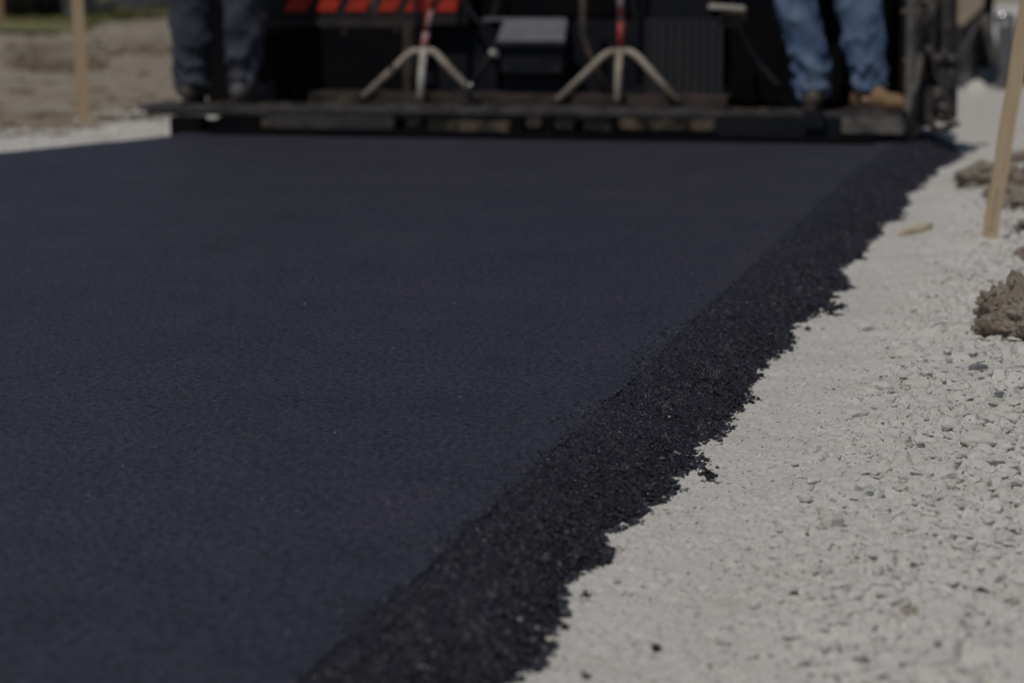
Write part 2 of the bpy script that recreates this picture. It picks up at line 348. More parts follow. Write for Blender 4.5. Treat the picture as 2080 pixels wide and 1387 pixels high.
# ------------------------------------------------------------------ loose stones as merged masses
def hull_rock(seed, npts=16, flat=0.75):
    r = random.Random(seed); bm = bmesh.new()
    for _ in range(npts):
        v = Vector((r.gauss(0, 1), r.gauss(0, 1), r.gauss(0, 1))).normalized() * r.uniform(0.75, 1.05)
        v.x *= r.uniform(.95, 1.05); v.z *= flat; bm.verts.new(v)
    res = bmesh.ops.convex_hull(bm, input=bm.verts)
    bmesh.ops.delete(bm, geom=[g_ for g_ in res['geom_interior'] if isinstance(g_, bmesh.types.BMVert)], context='VERTS')
    bmesh.ops.triangulate(bm, faces=bm.faces); bm.verts.ensure_lookup_table(); bm.verts.index_update()
    v = np.array([p.co[:] for p in bm.verts]); f = np.array([[q.index for q in fc.verts] for fc in bm.faces]); bm.free()
    return v, f
ROCKS = [hull_rock(i, 14, random.uniform(.55, .95)) for i in range(14)]
FLATROCKS = [hull_rock(50 + i, 16, random.uniform(.35, .6)) for i in range(12)]
BIGROCKS = [hull_rock(100 + i, 34, random.uniform(.55, .9)) for i in range(10)]
def scatter(name, pos, size, mat, rocks=ROCKS, aspect=0.45):
    vs_, fs_, off = [], [], 0
    n_ = len(pos); which = RS.randint(0, len(rocks), n_)
    for k_, (rv, rf) in enumerate(rocks):
        idx = np.where(which == k_)[0]
        if not len(idx): continue
        m_ = len(idx); a = RS.rand(m_) * 6.283; t = (RS.rand(m_) - .5) * 0.9
        sx = size[idx]; sy = sx * (1 - aspect * RS.rand(m_)); sz = sx * (1 - aspect * RS.rand(m_))
        p = rv[None] * np.stack([sx, sy, sz], -1)[:, None, :]
        y1 = p[..., 1] * np.cos(t)[:, None] - p[..., 2] * np.sin(t)[:, None]; z1 = p[..., 1] * np.sin(t)[:, None] + p[..., 2] * np.cos(t)[:, None]
        x2 = p[..., 0] * np.cos(a)[:, None] - y1 * np.sin(a)[:, None]; y2 = p[..., 0] * np.sin(a)[:, None] + y1 * np.cos(a)[:, None]
        q = np.stack([x2, y2, z1], -1) + pos[idx][:, None, :]
        f = rf[None] + (np.arange(m_) * len(rv))[:, None, None] + off
        vs_.append(q.reshape(-1, 3)); fs_.append(f.reshape(-1, 3)); off += m_ * len(rv)
    me = np_mesh(name, np.concatenate(vs_), np.concatenate(fs_), smooth=False)
    return link(name, me, mat)
def rand_y(n_, a, b, p=1.0):      # denser near the camera
    u = RS.rand(n_); return a * (b / a) ** u if p else a + (b - a) * u
# gravel stones
nS = 60000; Yp = rand_y(nS, 2.0, 13.0); Xp = -0.60 + 0.80 * RS.rand(nS) ** 0.9
sz = 0.0014 + 0.0036 * RS.rand(nS) ** 2.5 + 0.0120 * (RS.rand(nS) ** 12) * (0.25 + rough(Xp))
keep = (RS.rand(nS) < 0.55 + 0.45 * rough(Xp)) & (Xp > toe_x(Yp) + .01); Xp, Yp, sz = Xp[keep], Yp[keep], sz[keep]
P = np.stack([Xp, Yp, gravel_z(Xp, Yp) + sz * np.where(RS.rand(len(sz)) < .35, 0.38, 0.08)], -1)
tag(scatter('gravel_chips', P, sz, M['stone'], FLATROCKS), 'loose pale limestone chips lying all over the gravel shoulder', 'gravel', kind='stuff')
nS = 620; Yp = rand_y(nS, 2.0, 13.0); Xp = -0.45 + 0.65 * RS.rand(nS)
sz = 0.008 + 0.016 * RS.rand(nS) ** 3
keep = RS.rand(nS) < rough(Xp) ** 1.5; Xp, Yp, sz = Xp[keep], Yp[keep], sz[keep]
P = np.stack([Xp, Yp, gravel_base(Xp, Yp) + 0.004 + sz * 0.18], -1)
tag(scatter('gravel_stones', P, sz, M['stone'], BIGROCKS), 'larger angular limestone stones half sunk in the pale gravel shoulder', 'gravel', kind='stuff')
nS = 5000; Yp = 8.2 + 5.5 * RS.rand(nS); Xp = -4.9 + 1.1 * RS.rand(nS); sz = 0.006 + 0.018 * RS.rand(nS) ** 3
P = np.stack([Xp, Yp, gravel_z(Xp, Yp)], -1)
tag(scatter('gravel_berm_stones', P, sz, M['stone']), 'pale gravel stones heaped along the far left road edge', 'gravel', kind='stuff')
# asphalt grains on the loose edge
nS = 64000; Yp = rand_y(nS, 2.0, 10.6); u = RS.rand(nS) ** 0.75 * 1.06
cx = crest_x(Yp); tx_ = toe_x(Yp); Xp = cx + u * (tx_ - cx) + np.where(u > .9, 0.0045 * RS.randn(nS), 0)
sz = 0.0010 + 0.0026 * RS.rand(nS) ** 2.4 + 0.0085 * (RS.rand(nS) ** 7) * np.clip(u - .25, 0, 1)
u2 = (Xp - cx) / (tx_ - cx)
zz = np.maximum(slope_z(u2, Xp, Yp), np.where(u2 > .8, gravel_base(Xp, Yp) + .002, -9))
P = np.stack([Xp, Yp, zz + sz * 0.35], -1)
tag(scatter('loose_asphalt', P, sz, M['grain']), 'loose black asphalt aggregate along the sloping road edge', 'asphalt', kind='stuff')
nS = 3500; Yp = rand_y(nS, 2.0, 10.2); Xp = crest_x(Yp) - 0.045 * np.abs(RS.randn(nS)) ** 1.4 * vn(Yp * 6, Yp * 0, 77) ** 2 + .004
P = np.stack([Xp, Yp, np.full(nS, .0012)], -1)
tag(scatter('crest_crumbs', P, 0.0009 + 0.0034 * RS.rand(nS) ** 3, M['grain']), 'black crumbs of asphalt spilled back along the crest of the road edge', 'asphalt', kind='stuff')
P = []
for px, py, k_ in ((1062, 858, 20), (1048, 862, 14), (950, 938, 16), (880, 996, 14), (1030, 867, 12), (860, 1002, 8)):
    for _ in range(k_):
        q = G(px + random.gauss(0, 9), py + random.gauss(0, 2.2), 0); P.append((q.x, q.y, .0008))
tag(scatter('pale_dust', np.array(P), 0.0005 + 0.0008 * RS.rand(len(P)), M['rust2']), 'pale specks of gravel dust dropped on the fresh asphalt', 'dust', kind='stuff')
# stray grains on the rolled surface, the palest coloured to imitate its sparkle
nS = 16000; Yp = rand_y(nS, 2.0, 9.0); Xp = crest_x(Yp) - 0.005 - RS.rand(nS) ** 1.3 * 2.6
keep = (Xp > -3.4) & (Xp > -0.5 - Yp * .46); Xp, Yp = Xp[keep], Yp[keep]
P = np.stack([Xp, Yp, np.full(len(Xp), 0.0003)], -1)
tag(scatter('surface_grit', P, 0.0006 + 0.0013 * RS.rand(len(Xp)) ** 3, M['grit']), 'fine black grit lying on the fresh asphalt surface, the palest grains painted as glints', 'asphalt', kind='stuff')

# ------------------------------------------------------------------ shape helpers
def box_bm(bm, lo, hi, bev=0.0, rot=None, piv=None):
    lo = Vector(lo); hi = Vector(hi); c = (lo + hi) / 2; s = hi - lo
    r = bmesh.ops.create_cube(bm, size=1); vs_ = r['verts']
    bmesh.ops.scale(bm, vec=s, verts=vs_)
    if bev > 0:
        ed = list({e for v in vs_ for e in v.link_edges})
        rb = bmesh.ops.bevel(bm, geom=ed, offset=min(bev, min(s) * .45), segments=2, affect='EDGES')
        vs_ = list({v for f in rb['faces'] for v in f.verts} | {v for v in vs_ if v.is_valid})
    if rot is not None: bmesh.ops.rotate(bm, cent=(0, 0, 0), matrix=Euler(rot).to_matrix(), verts=vs_)
    bmesh.ops.translate(bm, vec=c, verts=vs_)
def tube_bm(bm, pts, rad, seg=12, cap=True):
    pts = [Vector(p) for p in pts]; rings = []
    rads = rad if isinstance(rad, (list, tuple)) else [rad] * len(pts)
    prev = None
    for i, p in enumerate(pts):
        d = (pts[min(i + 1, len(pts) - 1)] - pts[max(i - 1, 0)]).normalized()
        if prev is None: a = d.orthogonal().normalized()
        else: a = (prev - d * prev.dot(d)).normalized()
        prev = a; b_ = d.cross(a)
        rings.append([bm.verts.new(p + (a * math.cos(t * 2 * math.pi / seg) + b_ * math.sin(t * 2 * math.pi / seg)) * rads[i]) for t in range(seg)])
    for i in range(len(rings) - 1):
        for t in range(seg):
            bm.faces.new((rings[i][t], rings[i][(t + 1) % seg], rings[i + 1][(t + 1) % seg], rings[i + 1][t]))
    if cap: bm.faces.new(rings[0][::-1]); bm.faces.new(rings[-1])
def bez(a, b_, c, n_=8):
    a, b_, c = Vector(a), Vector(b_), Vector(c)
    return [a * (1 - t) ** 2 + b_ * 2 * t * (1 - t) + c * t * t for t in [i / n_ for i in range(n_ + 1)]]
def mesh_of(bm, name):
    bmesh.ops.recalc_face_normals(bm, faces=bm.faces)
    me = bpy.data.meshes.new(name); bm.to_mesh(me); bm.free(); return me
def boxes(name, lst, mat, parent=None, bev=0.004):
    bm = bmesh.new()
    for it in lst: box_bm(bm, it[0], it[1], bev, *(it[2:] if len(it) > 2 else ()))
    return link(name, mesh_of(bm, name), mat, parent)
def tubes(name, lst, mat, parent=None, seg=12):
    bm = bmesh.new()
    for pts, r in lst: tube_bm(bm, pts, r, seg)
    o = link(name, mesh_of(bm, name), mat, parent); 
    for p in o.data.polygons: p.use_smooth = len(p.vertices) == 4
    return o
def prism(name, pts, depth, mat, parent=None, axis=(0, 1, 0), bev=0.0):
    """a flat outline given real thickness along axis"""
    bm = bmesh.new(); vs_ = [bm.verts.new(p) for p in pts]; f = bm.faces.new(vs_)
    r = bmesh.ops.extrude_face_region(bm, geom=[f]); nv = [g_ for g_ in r['geom'] if isinstance(g_, bmesh.types.BMVert)]
    bmesh.ops.translate(bm, vec=Vector(axis) * depth, verts=nv)
    if bev: bmesh.ops.bevel(bm, geom=bm.edges[:], offset=bev, segments=2, affect='EDGES')
    return link(name, mesh_of(bm, name), mat, parent)
def fbox(px0, px1, py0, py1, Y, depth):
    """lo / hi corners of a box whose face towards the road stands at distance Y"""
    a = V(px0, py1, Y); b_ = V(px1, py0, Y)
    return (a.x, Y, a.z), (b_.x, Y + depth, b_.z)
def lumpy(name, c, size, seed, mat, amp=0.35, sub=5, freq=2.2, squash=(1, 1, 1), parent=None, sharp=0.0):
    bm = bmesh.new(); bmesh.ops.create_icosphere(bm, subdivisions=sub, radius=1)
    off = Vector((seed * 7.13, seed * 3.7, seed * 1.9))
    for v in bm.verts:
        n_ = v.co.normalized(); q = n_ * freq + off
        d = mnoise.fractal(q, 0.9, 2.1, 5) * amp
        cell = mnoise.voronoi(n_ * freq * 2.2 + off)[0]
        d -= sharp * 1.2 * abs(mnoise.noise(n_ * freq * 4 + off)) + sharp * .8 * abs(mnoise.noise(n_ * freq * 9 + off)) - sharp * .4
        d += sharp * (cell[1] - cell[0] - 0.3) + 0.10 * amp * mnoise.noise(n_ * 26 + off) + 0.05 * amp * mnoise.noise(n_ * 55 + off)
        v.co = Vector(((n_ * (1 + d))[i] * size * squash[i] for i in range(3)))
    bmesh.ops.translate(bm, vec=Vector(c), verts=bm.verts)
    me = mesh_of(bm, name); me.shade_smooth()
    return link(name, me, mat, parent)

# ------------------------------------------------------------------ things lying on the gravel
# mud clods
def crumbly(name, c, size, seed, sq, horns=()):
    """a lump of dried mud: a core covered in angular crumbs"""
    core = lumpy(name, c, size, seed, M['mud'], 0.38, 6, 1.9, sq, None, 0.07)
    rs = random.Random(seed); me_ = core.data; n_ = int(200 + size * 12000); bm = bmesh.new()
    for hx, hy, hz, hr in horns:
        for k_ in range(16):
            t = k_ / 15; rv, rf = ROCKS[rs.randrange(14)]; s_ = hr * (1 - .72 * t) * rs.uniform(.75, 1.1)
            q0 = Vector((hx + rs.gauss(0, hr * .16), hy, hz - hr * 2.4 + t * hr * 2.6)); vv = [bm.verts.new(Vector((q[0], q[1], q[2] * 1.3)) * s_ + q0) for q in rv]
            for f in rf: bm.faces.new([vv[j] for j in f])
    for k_ in range(n_):
        v = me_.vertices[rs.randrange(len(me_.vertices))]
        if v.normal.z < -.35: continue
        s_ = size * (0.014 + 0.055 * rs.random() ** 3.5); rv, rf = ROCKS[rs.randrange(14)]; rot = Euler((rs.random() * 6, rs.random() * 6, rs.random() * 6)).to_matrix()
        vv = [bm.verts.new(rot @ (Vector(q) * s_) + v.co + v.normal * s_ * .15) for q in rv]
        for f in rf: bm.faces.new([vv[j] for j in f])
    me2 = mesh_of(bm, 'crumbs'); me2.shade_flat(); tag(link('crumbs', me2, M['mud'], core), kind='stuff')
    return core
c1 = crumbly('mud_clod', (-0.060, 5.15, -0.040), 0.110, 3, (1.08, 0.85, 0.80), ((-0.142, 5.12, 0.040, .020), (-0.030, 5.12, 0.048, .024)))
tag(c1, 'large brown mud clod on the gravel at the right, jagged top and bits of straw', 'mud clod', 'mud clods on the gravel shoulder')
st = bmesh.new()
for i in range(26):
    a = Vector((random.uniform(-.16, 0.02), random.uniform(5.06, 5.12), random.uniform(-.07, .06))); d = Vector((random.uniform(-1, 1), random.uniform(-.6, .1), random.uniform(-.6, .8))).normalized() * random.uniform(.012, .035)
    tube_bm(st, [a, a + d * .5 + Vector((0, -.002, .001)), a + d], 0.0006, 4)
tag(link('straw', mesh_of(st, 'straw'), M['straw'], c1), kind='stuff')
for (x_, y_, z_, s_, seed, sq, lab) in (
        (-0.06, 6.55, -0.055, 0.055, 7, (1.2, 1, .62), 'small dark mud clod at the right, just beyond the large jagged one'),
        (-0.275, 8.95, -0.045, 0.085, 11, (1.25, 1.2, .62), 'grey brown mud clod just left of the near wooden lath'),
        (-0.02, 8.75, -0.045, 0.15, 13, (1.1, 1.6, .55), 'wide brown mud heap just right of the near wooden lath'),
        (-0.19, 8.3, -0.05, 0.06, 29, (1.3, 1.1, .5), 'thin grey brown mud clod behind the foot of the near wooden lath'),
        (-0.10, 9.9, -0.055, 0.10, 27, (1.5, 1.2, .4), 'dark mud clod behind the wide heap'),
        (-0.045, 7.30, -0.06, 0.075, 33, (1.3, 1.3, .45), 'crumbled mud clod level with the foot of the near lath, at the frame edge'),
        (-0.12, 8.0, -0.055, 0.085, 35, (1.3, 1.4, .45), 'flattened mud clod right behind the near lath between two larger clods'),
        (-0.03, 7.75, -0.055, 0.085, 17, (1.0, 1.1, .6), 'low mud clod at the foot of the wide heap, right of the near lath'),
        (0.02, 11.6, -0.055, 0.11, 21, (1.6, 1.3, .4), 'flat mud clod farthest away behind the near wooden lath'),
        (-0.022, 3.70, -0.065, 0.024, 23, (1.0, 1.1, .9), 'little brown mud lump at the right edge, nearest the camera')):
    tag(crumbly('mud_clod', (x_, y_, z_), s_, seed, sq), lab, 'mud clod', 'mud clods on the gravel shoulder')
P, S_ = [], []
for cx_, cy_, cr in ((-.064, 5.12, .11), (-.275, 8.9, .12), (-.06, 6.5, .08), (-.05, 7.7, .12), (-.05, 8.6, .2), (-.19, 8.25, .1), (-.02, 3.66, .035)):
    for _ in range(int(60 + cr * 500)):
        a_ = random.random() * 6.28; d_ = cr * (.7 + abs(random.gauss(0, .45))); q = (cx_ + math.cos(a_) * d_, cy_ + math.sin(a_) * d_ * 1.2)
        P.append(q); S_.append(.0012 + .006 * random.random() ** 4)
P = np.array(P); zz = gravel_z(P[:, 0], P[:, 1]); keep = P[:, 0] > toe_x(P[:, 1]) + .08
tag(scatter('mud_crumbs', np.stack([P[:, 0], P[:, 1], zz + .001], -1)[keep], np.array(S_)[keep], M['mud']), 'crumbs of brown mud broken off the clods on the gravel', 'mud', kind='stuff')
# asphalt lumps fallen off the edge
def asphalt_lump(px, py, s_, seed, lab):
    p = G(px, py, -0.083); n_ = 26
    rr = random.Random(seed); bm = bmesh.new()
    pos = []
    for i in range(n_):
        d = Vector((rr.gauss(0, .45), rr.gauss(0, .45), abs(rr.gauss(0, .35)))) * s_
        pos.append((d, s_ * rr.uniform(.22, .45)))
    pos.append((Vector((0, 0, s_ * .1)), s_ * .7))
    for d, r_ in pos:
        rv, rf = ROCKS[rr.randrange(len(ROCKS))]; vv = [bm.verts.new(Vector(q) * r_ + d) for q in rv]
        for f in rf: bm.faces.new([vv[i] for i in f])
    me = mesh_of(bm, 'asphalt_lump'); me.shade_flat(); o = link('asphalt_lump', me, M['grain']); o.location = (p.x, p.y, gravel_zs(p.x, p.y) + .003 + s_ * .35)
    tag(o, lab, 'asphalt lump', 'lumps of asphalt fallen from the road edge')
def gravel_zs(x, y): return float(gravel_z(np.array([float(x)]), np.array([float(y)]))[0])
for a in ((1689, 636, 0.022, 1, 'biggest black asphalt lump, at the toe of the road edge nearest the mud clod'),
          (1712, 624, 0.009, 2, 'tiny black asphalt crumb just right of the biggest lump'),
          (1441, 970, 0.0145, 3, 'round black asphalt lump just off the road edge midway down the photo'),
          (1330, 1313, 0.0075, 4, 'small black asphalt crumb alone on the pale gravel near the bottom edge'),
          (1190, 1214, 0.007, 5, 'small black asphalt crumb close to the toe in the lower part'),
          (1189, 1368, 0.0055, 6, 'tiny black asphalt crumb at the bottom edge of the photo beside the toe'),
          (1578, 724, 0.007, 7, 'small black asphalt crumb touching the toe below the biggest lump'),
          (1462, 898, 0.006, 8, 'small black asphalt crumb just above the round lump'),
          (1640, 668, 0.008, 9, 'black asphalt crumb just left of and below the biggest lump')):
    asphalt_lump(*a)
# separate bigger stones
M['pinkstone'] = paint('pinkish_stone', (0.36, 0.29, 0.25), (0.30, 0.24, 0.21), 60, 0.8)
M['greystone'] = paint('grey_stone', (0.26, 0.27, 0.28), (0.16, 0.17, 0.18), 60, 0.8, 0, .4)
M['palestone'] = M['gravel']
for px, py, s_, mt, sq, seed, lab in (
        (1797, 864, 0.011, 'pinkstone', (1.15, 1, .75), 31, 'smooth pinkish brown pebble set in the pale gravel'),
        (1822, 872, 0.008, 'greystone', (1.2, 1, .7), 33, 'small grey stone just right of the pinkish pebble'),
        (1986, 766, 0.017, 'greystone', (1.2, 1, .6), 35, 'grey speckled stone below the large mud clod'),
        (2030, 822, 0.013, 'greystone', (.8, 1.2, .7), 37, 'dark grey stone near the right edge, below the speckled one'),
        (1740, 838, 0.020, 'palestone', (1.2, 1, .5), 39, 'broad pale stone left of the pinkish pebble'),
        (1995, 912, 0.030, 'palestone', (1.25, 1, .5), 41, 'largest pale angular stone at the right with a crack of shade under it'),
        (1905, 742, 0.024, 'palestone', (1.3, 1, .5), 43, 'long pale stone left of the speckled grey stone'),
        (1995, 668, 0.024, 'palestone', (1.3, 1, .6), 45, 'pale flat stone at the near foot of the large mud clod'),
        (1560, 1140, 0.016, 'palestone', (1.2, 1, .5), 47, 'pale blurred stone low in the photo right of the road edge'),
        (1515, 1245, 0.014, 'palestone', (1.2, 1.1, .5), 49, 'pale blurred stone nearest the camera, above the lone asphalt crumb'),
        (1768, 1010, 0.008, 'greystone', (1.0, 1, .9), 51, 'small dark grey stone alone in the blurred gravel'),
        (1880, 970, 0.017, 'palestone', (1.3, 1, .5), 53, 'pale stone with a dark crack left of the largest stone')):
    p = G(px, py, -0.078); z_ = float(gravel_base(np.array([p.x]), np.array([p.y]))[0])
    o = lumpy('stone', (0, 0, 0), s_, seed, M[mt], 0.22, 4, 1.3, sq, None, 0.10); o.location = (p.x, p.y, z_ + s_ * .30); o.rotation_euler = (0, 0, seed)
    tag(o, lab, 'stone', 'separate stones in the gravel')
# splinter of wood
a = G(1826, 470, -0.078); b_ = G(1893, 447, -0.060); dv = b_ - a
bm = bmesh.new()
for t, wd, th in ((0, .004, .003), (.2, .014, .006), (.5, .020, .008), (.8, .018, .008), (1, .004, .003)):
    p = a + dv * t; s1 = dv.cross(Vector((0, 0, 1))).normalized() * wd
    p.z = gravel_zs(p.x, p.y) + .006 + .010 * t
    for q in (p + s1 + Vector((0, 0, th)), p - s1 + Vector((0, 0, th)), p - s1 - Vector((0, 0, th)), p + s1 - Vector((0, 0, th))): bm.verts.new(q)
bm.verts.ensure_lookup_table()
for i in range(4):
    for j in range(4): bm.faces.new([bm.verts[i * 4 + j], bm.verts[i * 4 + (j + 1) % 4], bm.verts[(i + 1) * 4 + (j + 1) % 4], bm.verts[(i + 1) * 4 + j]])
bm.faces.new([bm.verts[i] for i in (3, 2, 1, 0)]); bm.faces.new([bm.verts[i] for i in (16, 17, 18, 19)])
tag(link('wood_splinter', mesh_of(bm, 'wood_splinter'), M['chipwood']), 'pale splinter of wood lying on the gravel beside the road edge', 'wood splinter')
# survey laths
def lath(base, lean_x, lean_y, w_, t_, h_, mat, lab, turn=0.0, slit=True):
    root = empty('survey_lath', base, lab, 'survey lath', 'wooden survey laths beside the road')
    bm = bmesh.new(); n_ = 26
    for i in range(n_ + 1):
        z_ = -0.10 + (h_ + .10) * i / n_; taper = min(1, max(.15, (z_ + .10) / .09)) if z_ < 0 else 1
        wob = 0.0012 * math.sin(i * 1.3)
        for sx_, sy_ in ((-1, -1), (1, -1), (1, 1), (-1, 1)):
            bm.verts.new((sx_ * w_ / 2 * taper + wob, sy_ * t_ / 2, z_))
    bm.verts.ensure_lookup_table()
    for i in range(n_):
        for j in range(4): bm.faces.new([bm.verts[i * 4 + j], bm.verts[i * 4 + (j + 1) % 4], bm.verts[i * 4 + 4 + (j + 1) % 4], bm.verts[i * 4 + 4 + j]])
    bm.faces.new([bm.verts[i] for i in (3, 2, 1, 0)]); bm.faces.new([bm.verts[n_ * 4 + i] for i in range(4)])
    me = mesh_of(bm, 'board'); bo = bpy.data.objects.new('board', me); COL.objects.link(bo); me.materials.append(mat); bo.parent = root
    if slit:
        sb = bmesh.new(); box_bm(sb, (-0.002, -t_ / 2 - 0.0012, .05), (0.0012, -t_ / 2 + 0.002, .17), .0005)
        box_bm(sb, (-0.010, -t_ / 2 - 0.0010, .052), (0.008, -t_ / 2 + 0.002, .0555), .0005)
        so = bpy.data.objects.new('crack', mesh_of(sb, 'crack')); COL.objects.link(so); so.data.materials.append(M['mud']); so.parent = root
    root.rotation_euler = (lean_y, lean_x, turn)
    return root
lath((-0.2135, 7.04, -0.090), R(7.6), R(-1), 0.043, 0.011, 1.25, M['wood'], 'pale wooden lath leaning right in the gravel at the right', R(10))
lath((-4.76, 11.45, -0.085), R(-1.6), 0, 0.058, 0.014, 1.3, M['wood'], 'pale upright wooden lath at the left between gravel and bare earth', R(20), False)
pB = G(-2, 68, 0.04)
lath((pB.x, pB.y, 0.0), 0, 0, 0.10, 0.04, 1.3, M['wood2'], 'reddish wooden stake far away at the left edge', R(10), False)

def vt(*pp): return [V(x_, y_, Y_) for x_, y_, Y_ in pp]
# ------------------------------------------------------------------ paving machine
PV = empty('asphalt_paver', (-2.2, 10.4, 0.0), 'dark asphalt paver with a rear walkway, orange slanted stripes and a perforated grille', 'asphalt paver')
def P_(name, lst, mat, bev=0.004, parent=PV): return boxes(name, lst, mat, parent, bev)
# walkway
wl = V(285, 215, 10.05).x; wr = V(1832, 232, 10.05).x
wk = P_('walkway', [((wl, 10.02, .088), (wr, 10.38, .112)), ((wl + .03, 10.03, .070), (wr, 10.05, .086))], M['steel'], .004)
bm = bmesh.new()
for i in range(70):
    x0 = random.uniform(wl + .1, wr - .1); s_ = random.uniform(.01, .035)
    box_bm(bm, (x0, 10.03 + random.random() * .3, .1125), (x0 + s_ * 2, 10.04 + random.random() * .3 + s_, .1125 + random.uniform(.002, .006)), .001, (0, 0, random.uniform(-.6, .6)))
tag(link('dirt_crumbs', mesh_of(bm, 'dirt_crumbs'), M['dusty'], wk), kind='stuff')
P_('step_plank', [(fbox(628, 1476, 197, 209, 10.44, .22))], M['rust'], .004)
a = V(628, 200, 10.43); c_ = V(775, 200, 10.43)
P_('step_edge', [((a.x, 10.425, a.z - .018), (c_.x, 10.437, a.z + .006))], M['dusty'], .002)
# screed
P_('screed_plate', [((V(440, 270, 10.0).x, 9.86, 0.003), (-0.76, 10.35, .022)), ((V(440, 270, 10.3).x, 10.36, 0.004), (-0.78, 11.3, .030))], M['black'])
P_('screed_body', [((V(419, 100, 10.95).x, 10.95, 0.035), (V(1815, 100, 10.95).x, 11.7, 1.05))], M['black'], .01)
P_('crossbeam', [((V(560, 250, 10.62).x, 10.62, .03), (V(1700, 250, 10.62).x, 10.74, .13))], M['black'])
for (x0, x1, y0, y1, mt) in ((545, 800, 236, 262, 'caked_dark'), (823, 852, 246, 263, 'dusty'), (864, 1036, 248, 268, 'dusty'), (1068, 1100, 240, 262, 'rust'), (1126, 1166, 244, 264, 'dusty'), (1184, 1240, 252, 268, 'dusty'), (1256, 1452, 244, 266, 'dusty')):
    P_('lower_beam', [fbox(x0, x1, y0, y1, 9.99, .05)], M[mt], .006)
P_('end_plate', [fbox(526, 562, 238, 262, 9.985, .08)], M['dusty'], .01)
for (x0, x1, y0, y1) in ((345, 408, 238, 277), (440, 524, 238, 279), (1040, 1062, 240, 276), (850, 864, 240, 270), (1105, 1122, 240, 276), (1240, 1254, 240, 276)):
    P_('bracket', [fbox(x0, x1, y0, y1, 9.97, .09)], M['black'], .006)
P_('gap_cover', [fbox(404, 446, 244, 275, 10.2, .08)], M['caked'], .02)  # block added to dim the bright gap between the brackets
P_('rubber_flap', [fbox(1455, 1706, 238, 283, 9.99, .02)], M['navy'], .006)
P_('extension_plate', [fbox(1708, 1835, 242, 274, 9.99, .10)], M['caked'], .008)
P_('hanger', [fbox(1632, 1676, 226, 264, 9.96, .02)], M['navy'], .006)
# rear panels
P_('stripe_panel', [fbox(546, 948, -260, 52, 10.72, .03)], M['panel'], .006)
P_('panel_ledge', [fbox(546, 860, 44, 56, 10.68, .06)], M['rust'], .004)
for (x0, x1) in ((576, 630), (640, 690), (700, 750), (766, 812), (822, 880), (884, 934)):
    sl = 9; q = [V(x0, 24, 10.712), V(x1 - sl, 24, 10.712), V(x1 + 5, -3, 10.712), V(x0 + sl + 5, -3, 10.712)]
    prism('stripe', [(p.x, 10.712, p.z) for p in q], 0.004, M['orange'], PV)
P_('tool_locker', [fbox(556, 816, 56, 196, 10.62, .3)], M['black'], .008)
P_('locker_post', [fbox(818, 836, 56, 192, 10.60, .05)], M['rust'], .004)
P_('centre_panel', [fbox(838, 1010, 56, 196, 10.80, .1)], M['navy'], .006)
P_('upper_panel', [fbox(950, 1300, -260, 34, 10.86, .05)], M['black'], .006)
P_('side_panel', [fbox(1160, 1312, 40, 200, 10.82, .1)], M['navy'], .006)
# centre box with a lid
bx = P_('control_box', [fbox(1016, 1144, 84, 152, 10.50, .26), fbox(1020, 1142, 154, 196, 10.56, .2)], M['navy'], .008)
q = [V(1024, 40, 10.66), V(1152, 40, 10.66), V(1146, 84, 10.46), V(1008, 84, 10.46)]
bm = bmesh.new(); vs1 = [bm.verts.new(p) for p in (q[3], q[2], q[1], q[0])]; vs2 = [bm.verts.new(p.co + Vector((0, .02, -.02))) for p in vs1]
bm.faces.new(vs1); bm.faces.new(vs2[::-1])
for i in range(4): bm.faces.new((vs1[i], vs2[i], vs2[(i + 1) % 4], vs1[(i + 1) % 4]))
link('lid', mesh_of(bm, 'lid'), M['greylid'], bx)
a, c_ = fbox(980, 1150, 37, 44, 10.66, .02); boxes('hinge_bar', [(a, c_)], M['greylid'], bx, .003)
# struts
tubes('strut', [(vt((1012, 88, 10.7), (942, 200, 10.6)), .016)], M['navy'], PV)
tubes('strut', [(vt((1184, -60, 10.62), (1184, 70, 10.62), (1196, 110, 10.6), (1248, 205, 10.56)), .0155)], M['rust'], PV)
tubes('handle_rod', [(vt((758, -80, 10.3), (762, 46, 10.3)), .011)], M['greylid'], PV)
tubes('grease_cap', [(vt((953, 172, 10.4), (960, 180, 10.38)), .018)], M['chrome'], PV)
tubes('grease_cap', [(vt((998, 108, 10.5), (1008, 110, 10.48)), .016)], M['offwhite'], PV)
for hs in (((952, -60, 10.78), (948, 20, 10.74), (985, 60, 10.70), (1010, 20, 10.74), (1016, -60, 10.8)), ((1270, -60, 10.72), (1290, 20, 10.68), (1302, 90, 10.68), (1296, 190, 10.6)), ((842, -60, 10.66), (846, 40, 10.64), (842, 120, 10.62), (852, 190, 10.58)), ((1480, -60, 10.6), (1500, 60, 10.58), (1540, 130, 10.6), (1596, 190, 10.5))):
    c_ = vt(*hs); pp = []
    for i in range(len(c_) - 1): pp += [c_[i].lerp(c_[i + 1], t / 5) for t in range(5)]
    for _ in range(3): pp = [pp[0]] + [(pp[i - 1] + pp[i] * 2 + pp[i + 1]) / 4 for i in range(1, len(pp) - 1)] + [pp[-1]]
    tubes('hose', [(pp, .012)], M['navy'], PV, 10)
for bx_, by_ in ((562, 34), (562, 64), (700, 66), (806, 64), (600, 186), (780, 186), (930, 40), (1030, 96), (1130, 96), (1030, 142), (1130, 142), (1180, 60), (1180, 180), (1300, 60)):
    p = V(bx_, by_, 10.5 if 1000 < bx_ < 1150 else 10.62 if bx_ < 830 and by_ > 56 else 10.72)
    tubes('bolt', [((p + Vector((0, -.008, 0)), p + Vector((0, .03, 0))), .010)], M['rust'], PV, 6)
